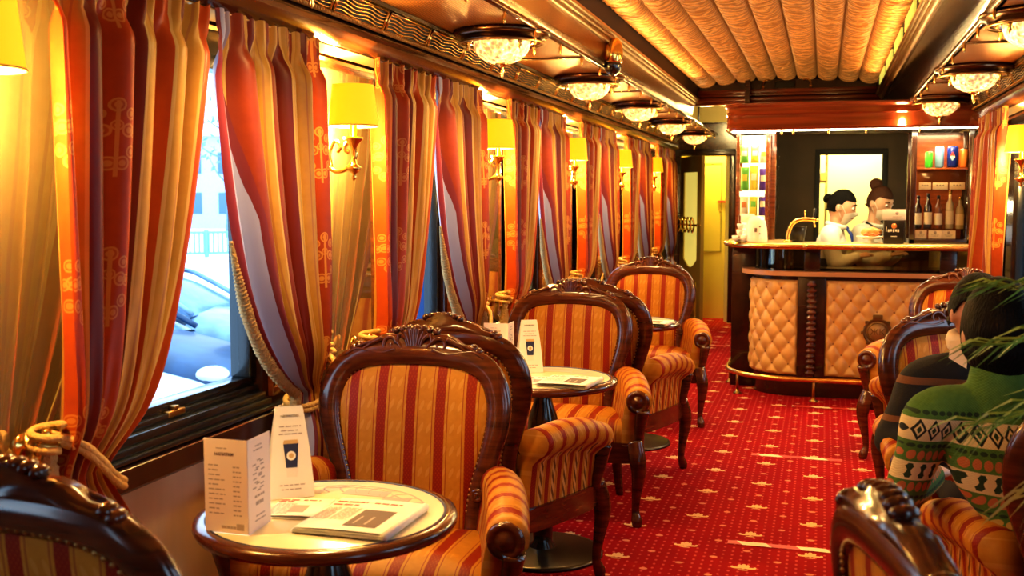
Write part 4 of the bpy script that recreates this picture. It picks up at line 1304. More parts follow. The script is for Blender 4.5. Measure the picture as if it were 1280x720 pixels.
# tufted leather panels
def s_point(s, off):
    """s = distance along the front from x=1.04 leftwards"""
    Ls = BXR-BXC
    if s <= Ls: return V((BXR-s, BY-off, 0))
    a = (s-Ls)/BR
    if a <= PI/2: 
        a2 = -PI/2-a; r = BR+off; return V((BXC+r*math.cos(a2), BY+BR+r*math.sin(a2), 0))
    return V((BXC-BR-off, BY+BR+(s-Ls-BR*PI/2), 0))
BTN = []
def tufted(s0, s1, z0=.160, z1=.852, emblem=None):
    cw, chh = .117, .158
    def hh(s, z):
        a = (s-s0)/cw; b = (z-z0)/chh
        p, q = (a+b), (a-b)
        return (abs(math.sin(PI*p))*abs(math.sin(PI*q)))**.42
    bm = B(); nu = int((s1-s0)/.0085); nv = int((z1-z0)/.009)
    def f(u, v):
        s = lerp(s0, s1, u); z = lerp(z0, z1, v)
        e = min(u*(s1-s0), (1-u)*(s1-s0), v*(z1-z0), (1-v)*(z1-z0)); k = min(1, e/.018)
        h = hh(s, z)*k
        if emblem:
            d = math.hypot(s-emblem[0], z-emblem[1]); h = lerp(.8, h, sstep((d-.10)/.05))
        p = s_point(s, .004+.026*h); return V((p.x, p.y, z))
    grid(bm, f, nu, nv); o = obj('tufted_panel', bm, 'tuft', bar)
    for i in range(0, int((s1-s0)/cw*2)+1):
        for j in range(0, int((z1-z0)/chh*2)+1):
            a, b = i*.5, j*.5
            if (i+j) % 2: continue
            s, z = s0+a*cw, z0+b*chh
            if not (s0+.01 < s < s1-.01 and z0+.01 < z < z1-.01): continue
            if emblem and math.hypot(s-emblem[0], z-emblem[1]) < .125: continue
            p = s_point(s, .008)
            if not BTN:
                bm = B(); ball(bm, (0, 0, 0), (.0075, .005, .0075), 8, 6); q = obj('button', bm, 'button', o); BTN.append(q)
            else:
                q = BTN[0].copy(); COL.objects.link(q); q.parent = o
            q.location = (p.x, p.y, z)
    return o
SX = lambda x: BXR-x
EM = (SX(.385), .495)
tufted(SX(.73), SX(.03), emblem=EM)
tufted(SX(-.165), SX(BXC)+BR*PI/2+.0)
tufted(.02, SX(.93))
# emblem
p = V((.385, BY-.038, .495))
em = bpy.data.objects.new('emblem', None)
bm = B(); lathe(bm, [(0, -.004), (.094, -.004), (.098, .0), (.090, .008), (.078, .004), (.074, .009), (.066, .011), (.062, .004), (0, .004)], 36, (p.x, p.y, p.z), 1); 
bmesh.ops.rotate(bm, verts=bm.verts[:], cent=p, matrix=Matrix.Rotation(PI, 3, 'Z'))
box(bm, (p.x-.034, p.y-.006, p.z+.088), (p.x+.034, p.y+.006, p.z+.125), .006)
for k in range(7):
    a = PI*(.5+(k-3)*.26); box(bm, (p.x+.100*math.cos(a)-.012, p.y-.005, p.z+.100*math.sin(a)-.012), (p.x+.100*math.cos(a)+.012, p.y+.005, p.z+.100*math.sin(a)+.012), .004)
e_ = obj('emblem', bm, 'emblem', bar, angle=.5)
bm = B(); lathe(bm, [(0, .0), (.062, .0), (.062, .003), (0, .003)], 32, (p.x, p.y-.006, p.z), 1); obj('emblem_face', bm, 'emblem_face', e_)
text_mesh('monogram', 'ЖК', .062, 'emblem', e_, Matrix.Translation((p.x, p.y-.0085, p.z)) @ Matrix.Rotation(PI/2, 4, 'X'))
# turned bobbin columns on flat pilasters
for x in (-.068, .83):
    bm = B(); box(bm, (x-.097, BY-.022, .135), (x+.097, BY+.02, .885), .005); o = obj('pilaster', bm, 'wood_dark', bar, angle=.5)
    prof = [(.03, .16)]
    for k in range(17):
        z = .165+k*.040; prof += [(.020, z), (.036, z+.010), (.038, z+.018), (.036, z+.026), (.020, z+.037)]
    prof += [(.03, .85)]
    bm = B(); lathe(bm, prof, 16, (x, BY-.038, 0)); obj('bobbin_column', bm, 'wood', o)
for s in (SX(BXC)+BR*PI/2+.02,):
    prof = [(.012, .16)]
    for k in range(26):
        z = .165+k*.0262; prof += [(.008, z), (.018, z+.013), (.008, z+.025)]
    p = s_point(s, .012); bm = B(); lathe(bm, prof, 10, (p.x, p.y, 0)); obj('beaded_edge', bm, 'wood', bar)
# dark end post
bm = B(); box(bm, (-.665, 8.36, 0), (-.49, 8.46, 1.085), .006); obj('end_post', bm, 'wood_dark', bar, angle=.5)
bm = B(); box(bm, (-.665, 8.46, 0), (-.62, 9.3, 1.085), .006); obj('end_panel', bm, 'wood_dark', bar, angle=.5)
# brass foot rail on posts
fp = [p for p in bar_path(.18, .55)]
bm = B(); tube(bm, [(p.x, p.y, .155) for p in fp], .019, 10); fr = obj('foot_rail', bm, 'brass', bar)
for s in (.1, .55, 1.08, 1.52, 1.9):
    p0, p1 = s_point(s, .18), s_point(s, .0)
    if s > 1.24: p0 = s_point(s, .18)
    bm = B(); tube(bm, [(p0.x, p0.y, .155), (p0.x, p0.y, .02)], .010, 8); lathe(bm, [(.03, 0), (.03, .008), (.014, .018), (.012, .03)], 14, (p0.x, p0.y, 0)); obj('post', bm, 'antique', fr)

# ------------------------------------------------------------------ canopy over the bar
can = thing('bar_canopy', 'red polished wood canopy above the bar with light strip', 'canopy', (0, 0, 0))
def can_path(off):
    r = .16+off; pts = [V((1.05, 7.9-off, 0)), V((-.54, 7.9-off, 0))]
    for i in range(1, 11):
        a = -PI/2-(PI/2)*i/10; pts.append(V((-.54+r*math.cos(a), 8.06+r*math.sin(a), 0)))
    pts.append(V((-.54-r, 9.4, 0))); return pts
sect = [(-.03, 1.925), (.0, 1.925), (.006, 1.94), (-.004, 1.955), (-.004, 2.03), (.004, 2.04), (-.002, 2.052), (-.002, 2.085), (.012, 2.10), (.012, 2.115), (-.03, 2.115)]
bm = B(); cols = [can_path(o) for o, z in sect]
vs = [[bm.verts.new((p.x, p.y, z)) for p in c] for c, (o, z) in zip(cols, sect)]
for a, b in zip(vs, vs[1:]+vs[:1]):
    for i in range(len(a)-1): bm.faces.new((a[i], a[i+1], b[i+1], b[i]))
obj('fascia', bm, 'canopy', can, angle=.6)
bm = B(); pts = [(p.x, p.y) for p in can_path(-.02)] + [(1.05, 9.4)]; prism(bm, pts, 2, 1.975, 1.985); obj('soffit', bm, 'olive', can, smooth=False)
bm = B(); pts = [(p.x, p.y) for p in can_path(-.02)] + [(1.05, 9.4)]; prism(bm, pts, 2, 2.10, 2.112); obj('top_board', bm, 'canopy', can, smooth=False)
bm = B(); box(bm, (-.56, 7.93, 1.918), (1.02, 7.95, 1.932), .003); obj('light_strip', bm, 'strip', can)
bm = B(); box(bm, (-.66, 8.02, 1.925), (-.36, 8.32, 1.97), .004); obj('light_panel', bm, 'strip', can)
for x in (-.30, -.22, .02, .27, .62):
    bm = B(); lathe(bm, [(.0, 1.925), (.008, 1.922), (.005, 1.91), (.009, 1.90), (0, 1.885)], 8, (x, 7.905, 0)); obj('drop', bm, 'brass', can)

# ------------------------------------------------------------------ glass cabinets on the counter
def cabinet(label, x0, x1, y0, y1, shelves, post, pm):
    t = thing('display_cabinet', label, 'cabinet', (0, 0, 0))
    for (x, y) in ((x0, y0), (x1, y0), (x0, y1), (x1, y1)):
        bm = B(); box(bm, (x-post, y-post, 1.122), (x+post, y+post, 1.922), .004); obj('post', bm, pm, t, angle=.5)
    bm = B(); box(bm, (x0-post, y0-post, 1.122), (x1+post, y1+post, 1.155), .004); obj('base', bm, 'wood_dark', t, angle=.5)
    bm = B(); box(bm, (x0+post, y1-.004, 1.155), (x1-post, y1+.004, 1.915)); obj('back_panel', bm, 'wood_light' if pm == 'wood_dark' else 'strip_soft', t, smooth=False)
    for z in shelves:
        bm = B(); box(bm, (x0, y0, z-.006), (x1, y1, z), .002); obj('shelf', bm, 'cab_glass', t, smooth=False)
    bm = B(); box(bm, (x0+post, y0-.003, 1.155), (x1-post, y0+.003, 1.915)); obj('glass_door', bm, 'cab_glass', t, smooth=False)
    return t
cabinet('dark wood glass display cabinet full of bottles at the right end of the bar', .60, .975, 8.06, 8.40, (1.225, 1.50), .018, 'wood_dark')
cabinet('bright glass cabinet of snack bags at the left end of the bar', -.615, -.405, 8.12, 8.40, (1.31, 1.50, 1.70), .012, 'wood_light')
# stock in the right cabinet
def bottle(loc, r, h, m, label, cap='dark_bottle', lab='label'):
    t = thing('bottle', label, 'bottle', loc, 0, None)
    bm = B(); lathe(bm, [(0, 0), (r*.95, 0), (r, .006), (r, h*.58), (r*.9, h*.66), (r*.42, h*.76), (r*.36, h*.93), (0, h*.93)], 18); obj('body', bm, m, t)
    bm = B(); lathe(bm, [(r*.36, h*.90), (r*.42, h*.90), (r*.42, h*1.0), (0, h)], 12); obj('cap', bm, cap, t)
    bm = B(); lathe(bm, [(r*1.01, h*.12), (r*1.015, h*.125), (r*1.015, h*.46), (r*1.01, h*.465)], 18); obj('label_band', bm, lab, t)
    return t
for i, (x, m, h, lb) in enumerate(((.645, 'dark_bottle', .235, 'first dark spirit bottle from the left in the display cabinet'), (.712, 'dark_bottle', .25, 'second dark spirit bottle with cream label in the display cabinet'), (.780, 'amber', .235, 'amber spirit bottle, middle of the row in the display cabinet'), (.855, 'clear_bottle', .27, 'tall pale gold bottle right of the amber one in the display cabinet'), (.922, 'clear_bottle', .225, 'last pale gold bottle at the right of the cabinet row'))):
    bottle((x, 8.16, 1.226), .027, h, m, lb, 'gold' if 'clear' in m else 'plastic')
def can(loc, m, label, h=.125, r=.032):
    t = thing('drink_can', label, 'can', loc)
    bm = B(); lathe(bm, [(r*.8, 0), (r, .01), (r, h-.014), (r*.82, h-.002)], 20); obj('body', bm, m, t)
    bm = B(); lathe(bm, [(r*.82, h-.002), (r*.84, h), (r*.74, h), (0, h-.006)], 20); obj('lid', bm, 'steel', t)
    bm = B(); lathe(bm, [(r*.8, 0), (r*.7, .006), (0, .008)], 20); obj('foot', bm, 'steel', t)
    return t
can((.705, 8.14, 1.655), 'can_green', 'green can on the upper shelf of the display cabinet', .115, .026)
can((.775, 8.14, 1.655), 'can_lblue', 'pale blue can between green and dark blue cans', .15, .030)
t = can((.862, 8.14, 1.655), 'can_blue', 'large dark blue can with round red, white and blue emblem', .15, .038)
bm = B()
def can_arc(bm, r, a0, a1, z0, z1, mi):
    for i in range(8):
        a, b = lerp(a0, a1, i/8), lerp(a0, a1, (i+1)/8)
        f = bm.faces.new([bm.verts.new((r*math.sin(q), -r*math.cos(q), z)) for q, z in ((a, z0(i/8)), (b, z0((i+1)/8)), (b, z1((i+1)/8)), (a, z1(i/8)))]); f.material_index = mi
can_arc(bm, .0386, -.55, .25, lambda u: .078, lambda u: .078+.030*math.sin(PI*u), 0)
can_arc(bm, .0386, -.55, .25, lambda u: .078-.030*math.sin(PI*u), lambda u: .070-.004*math.sin(2*PI*u), 1)
can_arc(bm, .0387, -.55, .25, lambda u: .068, lambda u: .080, 2)
obj('round_emblem', bm, ['red', 'can_lblue', 'paper'], t, smooth=False)
can((.935, 8.15, 1.655), 'can_orange', 'orange can at the right end of the upper cabinet shelf', .13, .028)
# stand for the cans
bm = B(); box(bm, (.62, 8.09, 1.64), (.96, 8.24, 1.654), .002); box(bm, (.62, 8.2, 1.5), (.96, 8.215, 1.64), .002); o = obj('can_riser', bm, 'amber'); tag(o, 'brown step holding the row of cans in the display cabinet', 'stand')
for i, (a, b) in enumerate(((.625, .70), (.712, .80), (.802, .89))):
    t = thing('price_card', ('left', 'middle', 'right')[i] + ' small cream price card under the bottles in the display cabinet', 'card', ((a+b)/2, 8.075, 1.158))
    w = (b-a)/2
    bm = B(); box(bm, (-w, 0, 0), (w, .002, .058), .0008); obj('card', bm, 'label', t)
    bm = B(); lathe(bm, [(0, -.001), (.010, -.001), (.010, 0), (0, 0)], 12, (0, -.0002, .042), 1); 
    for z, q in ((.024, .6), (.016, .45)): box(bm, (-w*q, -.0014, z), (w*q, -.0002, z+.003))
    obj('print', bm, 'ink_soft', t)
for i, (a, b) in enumerate(((.64, .72), (.73, .83), (.84, .94))):
    t = thing('price_card', ('left', 'middle', 'right')[i] + ' cream price card on the shelf edge below the cans', 'card', ((a+b)/2, 8.078, 1.502)); w = (b-a)/2
    bm = B(); box(bm, (-w, 0, 0), (w, .002, .05), .0008); obj('card', bm, 'label', t)
    bm = B()
    for k in (-.4, 0., .4): lathe(bm, [(0, -.001), (.006, -.001), (.006, 0), (0, 0)], 10, (w*k, -.0002, .03), 1)
    obj('print', bm, 'ink_soft', t)
for i, x in enumerate((.67, .75, .83, .91)):
    bottle((x, 8.30, 1.502), .022, .12, 'amber', 'small amber bottle %s in the back row of the upper cabinet shelf' % ('first', 'second', 'third', 'last')[i], 'gold')
# snack bags in the left cabinet
def snack_bag(loc, w, h, m, label, sm='bag_white'):
    t = thing('snack_bag', label, 'snack bag', loc)
    bm = B()
    def f(sg): return lambda u, v: V(((u-.5)*w*(1-.05*math.sin(PI*v)), sg*.022*(math.sin(PI*u)**.6)*(math.sin(PI*v)**.5)+.002*math.sin(u*20+v*9), v*h))
    grid(bm, f(1), 10, 10); grid(bm, f(-1), 10, 10); obj('pouch', bm, m, t)
    bm = B(); grid(bm, lambda u, v: V(((u-.5)*w*.6, -.0245*(math.sin(PI*(.2+.6*u))**.6)*(math.sin(PI*(.4+.28*v))**.5)-.001, h*(.4+.28*v))), 6, 4); obj('front_print', bm, sm, t)
    return t
sb = [(-.575, .13, 1.702, 'bag_green', 'bag_white', 'green and white snack bag at left on the top shelf'), (-.50, .13, 1.702, 'bag_yellow', 'bag_white', 'pale yellow snack bag at the middle of the top shelf'), (-.435, .12, 1.702, 'bag_white', 'bag_yellow', 'white snack bag at right on the top shelf'),
      (-.570, .17, 1.502, 'bag_green', 'bag_yellow', 'green snack bag at left on the middle shelf'), (-.505, .18, 1.502, 'bag_yellow', 'bag_white', 'yellow snack bag at the middle of the middle shelf'), (-.436, .16, 1.502, 'bag_purple', 'bag_white', 'purple snack bag at right on the middle shelf'),
      (-.572, .15, 1.312, 'bag_white', 'bag_orange', 'white and orange snack bag at left on the lower shelf'), (-.505, .16, 1.312, 'bag_yellow', 'bag_green', 'yellow and green snack bag at the middle of the lower shelf'), (-.436, .16, 1.312, 'bag_purple', 'bag_white', 'purple snack bag at right on the lower shelf')]
for x, h, z, m, s2, lb in sb: snack_bag((x, 8.2, z), .062, h, m, lb + ' of the bright cabinet', s2)
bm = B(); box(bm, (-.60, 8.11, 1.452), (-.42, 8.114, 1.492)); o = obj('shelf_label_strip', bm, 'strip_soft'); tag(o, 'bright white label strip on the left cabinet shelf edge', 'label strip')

# things on the counter
CT = 1.1222
t = thing('cup_tray', 'small glass tray stacked with white cups at the left end of the counter', 'tray', (-.585, 7.98, CT))
bm = B(); box(bm, (-.07, -.06, 0), (.07, .06, .008), .003); obj('tray', bm, 'cab_glass', t)
def cup(loc, label, r=.026, h=.04):
    t = thing('cup', label, 'cup', loc)
    bm = B(); lathe(bm, [(0, 0), (r*.6, 0), (r*.85, h*.4), (r, h), (r*.93, h), (r*.75, h*.35), (0, .006)], 16); obj('bowl', bm, 'porcelain', t)
    bm = B(); tube(bm, smooth_path([(r*.85, 0, h*.8), (r*1.4, 0, h*.75), (r*1.4, 0, h*.4), (r*.8, 0, h*.3)], 5), .004, 6); obj('handle', bm, 'porcelain', t)
cp = [(-.03, -.02, .009, 'front left'), (.03, -.02, .009, 'front right'), (0, .03, .009, 'rear'), (.0, -.01, .052, 'upper'), (.005, .0, .094, 'topmost')]
for x, y, z, w in cp: cup((-.585+x, 7.98+y, CT+z), 'white cup, %s of the little stack on the glass tray' % w)
t = thing('dispenser', 'tall rounded white dispenser jug on the left of the counter', 'dispenser', (-.465, 7.98, CT))
bm = B(); lathe(bm, [(0, 0), (.078, 0), (.08, .01), (.076, .08), (.064, .15), (.045, .185), (.03, .19), (0, .192)], 28, sx=1., sy=.7); obj('body', bm, 'porcelain', t)
bm = B(); box(bm, (-.012, -.058, .075), (.006, -.052, .105), .002); box(bm, (.02, -.054, .11), (.032, -.046, .12), .002); box(bm, (.02, -.056, .06), (.032, -.05, .068), .002); obj('markings', bm, 'ink', t)
t = thing('counter_card', 'white card sign propped behind the white dispenser', 'sign', (-.535, 8.06, CT+.0))
bm = B(); box(bm, (-.05, 0, .14), (.05, .004, .205), .001); obj('card', bm, 'paper', t)
bm = B(); tube(bm, [(0, .006, .15), (0, .006, .008)], .005, 6); lathe(bm, [(.03, 0), (.03, .006), (.006, .01)], 14, (0, .006, 0)); obj('stand', bm, 'steel', t)
t = thing('beer_tap', 'gold swan neck beer tap with black handle', 'beer tap', (-.20, 8.12, CT))
bm = B(); tube(bm, smooth_path([(-.05, 0, .0), (-.045, 0, .06), (-.015, 0, .135), (.05, 0, .165), (.14, 0, .163)], 8), .016, 12); lathe(bm, [(.035, 0), (.035, .01), (.018, .018)], 16, (-.05, 0, 0)); obj('column', bm, 'gold', t)
bm = B(); tube(bm, [(.135, -.002, .165), (.14, -.01, .11)], .008, 8); tube(bm, [(.14, 0, .158), (.165, -.0, .158)], .012, 10); obj('spout', bm, 'gold', t)
bm = B(); tube(bm, smooth_path([(.135, 0, .17), (.137, 0, .21), (.140, 0, .245)], 4), interp([.006, .010, .008], 4), 8); obj('handle', bm, 'plastic', t)
bm = B(); tube(bm, [(.07, 0, .165), (.07, 0, .215)], .005, 8); ball(bm, (.07, 0, .22), .009, 8, 6); obj('lever', bm, 'gold', t)
t = thing('ice_bucket', 'dark flared bucket beside the beer tap', 'bucket', (-.185, 8.2, CT))
bm = B(); lathe(bm, [(0, 0), (.05, 0), (.068, .11), (.064, .11), (.047, .006), (0, .006)], 22); obj('body', bm, 'plastic', t)
bm = B(); lathe(bm, [(.066, .106), (.071, .108), (.069, .114), (.064, .112)], 22); obj('rim', bm, 'base_metal', t)
t = thing('pump_box', 'black drinks box with orange spot and white print beside the display cabinet', 'dispenser', (.475, 8.0, CT))
bm = B(); box(bm, (-.068, -.05, 0), (.068, .05, .165), .006); obj('case', bm, 'plastic', t, angle=.5)
bm = B(); lathe(bm, [(0, -.003), (.018, -.003), (.018, 0), (0, 0)], 18, (0, -.051, .125), 1); obj('spot', bm, 'can_orange', t)
bm = B()
for i, x in enumerate((-.036, -.020, -.003, .013, .028)): box(bm, (x-.005, -.0535, .083+(i % 2)*.003), (x+.006, -.0505, .102), .001)
box(bm, (-.02, -.053, .05), (.02, -.0505, .056)); box(bm, (-.052, -.053, .085), (-.048, -.0505, .12))
obj('print', bm, 'paper', t)
t = thing('counter_card', 'white emblem card standing on top of the black drinks box', 'sign', (.475, 7.98, CT+.166))
bm = B(); box(bm, (-.078, 0, 0), (.078, .003, .075), .001); obj('card', bm, 'paper', t)
bm = B(); lathe(bm, [(0, -.001), (.012, -.001), (.012, 0), (0, 0)], 12, (.02, -.0002, .048), 1); box(bm, (-.01, -.0015, .022), (.05, -.0003, .026)); obj('print', bm, 'ink_soft', t)
t = thing('plate', 'white plate holding a filled pastry in front of the barmaids', 'plate', (.33, 8.05, CT))
bm = B(); lathe(bm, [(0, 0), (.055, 0), (.06, .004), (.105, .016), (.105, .02), (.058, .009), (0, .007)], 32); obj('plate_body', bm, 'porcelain', t)
# plate raised on a cake stand foot
t['label'] = 'white footed plate holding a filled pastry in front of the barmaids'
for o in t.children: o.location.z = .03
bm = B(); lathe(bm, [(.05, 0), (.05, .004), (.02, .01), (.018, .028), (.05, .03)], 20); obj('foot', bm, 'porcelain', t)
t = thing('pastry', 'golden filled pastry on the white footed plate', 'pastry', (.33, 8.05, CT+.04))
bm = B()
grid(bm, lambda u, v: V(((2*v-1)*.075, math.cos(2*PI*u)*.04*math.sqrt(max(0, 1-(2*v-1)**2))*(1+.1*math.sin(9*v)), .038+math.sin(2*PI*u)*.034*math.sqrt(max(0, 1-(2*v-1)**2))*(1+.15*math.sin(14*v)))), 16, 18, closeu=True); obj('crust', bm, 'pastry', t)
bm = B()
for k in range(9): ball(bm, (-.05+k*.0125, -.036-.003*math.sin(k*2), .022+.006*math.sin(k*1.7)), (.011, .010, .009), 8, 6)
obj('filling', bm, 'tomato', t)

# ------------------------------------------------------------------ behind the bar
bm = B(); Yb = 10.2
box(bm, (-.62, Yb, 0), (-.045, Yb+.08, 2.7)); box(bm, (.50, Yb, 0), (WR+.2, Yb+.08, 2.7)); box(bm, (-.045, Yb, 1.84), (.50, Yb+.08, 2.7))
struct(obj('wall_bar', bm, 'olive', smooth=False))
bm = B(); box(bm, (-.66, 9.3, 0), (-.62, 12.6, 2.7)); struct(obj('wall_corridor', bm, 'wood_dark', smooth=False))
bm = B(); box(bm, (-.085, Yb-.02, 0), (-.04, Yb+.1, 1.88), .004); box(bm, (.495, Yb-.02, 0), (.54, Yb+.1, 1.88), .004); box(bm, (-.085, Yb-.022, 1.835), (.54, Yb+.1, 1.885), .004)
struct(obj('door_frame_2', bm, 'dark', angle=.5))
bm = B(); box(bm, (-.6, 11.5, 0), (1.2, 11.58, 2.7)); struct(obj('wall_pantry', bm, 'cream', smooth=False))
bm = B(); box(bm, (.02, 11.47, 0), (.032, 11.5, 2.0)); box(bm, (-.04, 11.48, 1.62), (.02, 11.5, 1.70)); struct(obj('trim_9', bm, 'yellow_line', smooth=False))
bm = B(); box(bm, (WR, 7.7, 0), (WR+.1, 10.3, 2.7)); struct(obj('wall_right_bar', bm, 'olive', smooth=False))
# post between cabinet and open back bar
t = thing('bar_post', 'slim dark post with reflecting edges left of the dark back wall', 'post', (-.375, 8.45, 0))
bm = B(); box(bm, (-.025, -.02, 1.122), (.02, .02, 1.975), .004); obj('shaft', bm, 'wood_light', t, angle=.5)
for k in range(8):
    bm = B(); ball(bm, (.032, -.01, 1.30+k*.075), (.012, .012, .022), 8, 6); obj('glass_bead', bm, 'cab_glass', t)
# shelf unit at the far right behind the bar
t = thing('wall_shelf', 'dark bracketed wall shelf of bottles at the right end of the bar', 'shelf', (0, 0, 0))
for z in (1.50,):
    bm = B(); box(bm, (.98, 8.72, z-.03), (1.08, 9.6, z), .004); obj('shelf_board', bm, 'wood_dark', t, angle=.5)
bm = B(); prism(bm, [(1.0, 1.47), (1.08, 1.47), (1.08, 1.38), (1.06, 1.36), (1.04, 1.41)], 1, 8.75, 8.8); obj('bracket', bm, 'wood_dark', t, angle=.5)
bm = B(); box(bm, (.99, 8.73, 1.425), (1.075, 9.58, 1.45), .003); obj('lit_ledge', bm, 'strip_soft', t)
for i, (y, m, h) in enumerate(((8.80, 'green_bottle', .27), (8.92, 'clear_bottle', .3), (9.04, 'amber', .28), (9.16, 'green_bottle', .3), (9.28, 'clear_bottle', .28))):
    bottle((1.03, y, 1.501), .033, h, m, ('nearest', 'second', 'third', 'fourth', 'farthest')[i] + ' bottle on the wall shelf at the right end of the bar', 'gold')
t = thing('back_counter', 'pale work counter against the right wall behind the bar', 'counter', (0, 0, 0))
bm = B(); box(bm, (.90, 8.56, 0), (1.07, 10.1, 1.06), .006); obj('cupboard', bm, 'cream', t, angle=.5)
bm = B(); box(bm, (.88, 8.54, 1.06), (1.07, 10.1, 1.09), .004); obj('worktop', bm, 'porcelain', t, angle=.5)
t = thing('cash_terminal', 'black cased terminal with pale screen right of the display cabinet', 'terminal', (1.0, 8.62, 1.091), -.1)
bm = B(); box(bm, (-.06, -.02, .0), (.06, .03, .16), .006); obj('case', bm, 'plastic', t, angle=.5)
bm = B(); box(bm, (-.052, -.023, .03), (.052, -.02, .15)); obj('screen', bm, 'screen', t)
bm = B(); tube(bm, [(-.03, -.03, .0), (.0, -.032, .055), (.03, -.03, .0)], .007, 6); obj('stand', bm, 'navy', t)
t = thing('paper_roll', 'white paper towel roll on the pale back counter', 'roll', (.985, 8.95, 1.091))
bm = B(); lathe(bm, [(.018, 0), (.05, 0), (.052, .01), (.052, .20), (.05, .21), (.018, .21)], 24); obj('roll', bm, 'paper', t)
bm = B(); lathe(bm, [(0, 0), (.012, 0), (.012, .23), (.016, .24), (0, .25)], 12); obj('spindle', bm, 'steel', t)

# ------------------------------------------------------------------ right-hand seats
chair(False, .70, 6.25, PI-.33, 'striped armchair by the bar on the right, turned towards the aisle, empty', GR)
chair(False, .69, 5.08, .0, 'striped armchair behind the person in black, turned towards the bar', GR)
chair(False, .59, 4.10, PI+.35, 'carved armchair in which the person in black is sitting', GR)
chair(False, .735, 2.93, -.04, 'striped armchair in which the person in the green patterned sweater sits', GR)
chair(False, .375, 1.60, -1.30, 'blurred carved armchair at the bottom edge near the camera, seen edge on', GR)

# floor tapes
for i, (y, x0, x1, w, lb) in enumerate(((4.48, -.355, .34, .045, 'nearest red and white tape strip across the carpet'), (6.09, -.36, .13, .05, 'second red and white tape strip across the carpet'), (7.62, -.18, .20, .05, 'third tape strip across the carpet, close to the bar'), (10.6, -1.35, -.85, .05, 'farthest tape strip on the corridor carpet by the open door'))):
    bm = B(); grid(bm, lambda u, v: V((lerp(x0, x1, u), y+(v-.5)*w+(-.012*u), .0025+.0006*math.sin(u*40))), 24, 1); o = obj('floor_tape', bm, 'tape_white'); tag(o, lb, 'floor tape', 'tape strips on the carpet')

# ------------------------------------------------------------------ people
def remesh(o, vox, it=6):
    md = o.modifiers.new('r', 'REMESH'); md.mode = 'VOXEL'; md.voxel_size = vox; md.use_smooth_shade = True
    sm = o.modifiers.new('s', 'SMOOTH'); sm.factor = .5; sm.iterations = it
    dg = bpy.context.evaluated_depsgraph_get(); dg.update()
    me = bpy.data.meshes.new_from_object(o.evaluated_get(dg))
    o.modifiers.clear(); old = o.data; mats = list(old.materials); o.data = me
    me.materials.clear()
    for m_ in mats: me.materials.append(m_)
    for p in me.polygons: p.use_smooth = True
    bpy.data.meshes.remove(old)
    return o
def limb(bm, pts, rad, seg=14, flat=1., normal=None, n=6):
    p = smooth_path(pts, n); r = interp(rad, n)
    tube(bm, p, r, seg, flat=flat, normal=normal)
    for q, k in ((p[0], r[0]), (p[-1], r[-1])): ball(bm, q, k*.96 if flat == 1. else k*.6, 12, 8)
def hs(d, k=1.):
    """head surface in the direction d (face looks along +y), head about 0.24 high"""
    x, y, z = d
    rx, ry, rz = .076, .094, .120
    p = V((x*rx, y*ry, z*rz))
    if z < 0:
        j = (-z)**1.3
        p.x *= 1-.30*j
        if y < 0: p.y *= 1-.30*j
        else: p.y *= 1-.06*j
    if y < 0: p.y *= 1.06
    p *= k
    nose = math.exp(-((x/.15)**2+((z+.16)/.20)**2)) if y > 0 else 0
    tip = math.exp(-((x/.14)**2+((z+.27)/.10)**2)) if y > 0 else 0
    brow = math.exp(-((abs(x)-.32)/.25)**2-((z-.22)/.12)**2) if y > 0 else 0
    sock = math.exp(-((abs(x)-.36)/.18)**2-((z-.03)/.12)**2) if y > 0 else 0
    chin = math.exp(-(x/.3)**2-((z+.88)/.2)**2) if y > 0 else 0
    mouth = math.exp(-(x/.28)**2-((z+.55)/.13)**2) if y > 0 else 0
    p.y += .012*nose+.013*tip+.005*brow-.010*sock+.008*chin+.005*mouth
    return p
def sph(u, v): 
    a = 2*PI*u; b = PI*(v-.5); return V((math.cos(b)*math.sin(a), -math.cos(b)*math.cos(a), math.sin(b)))
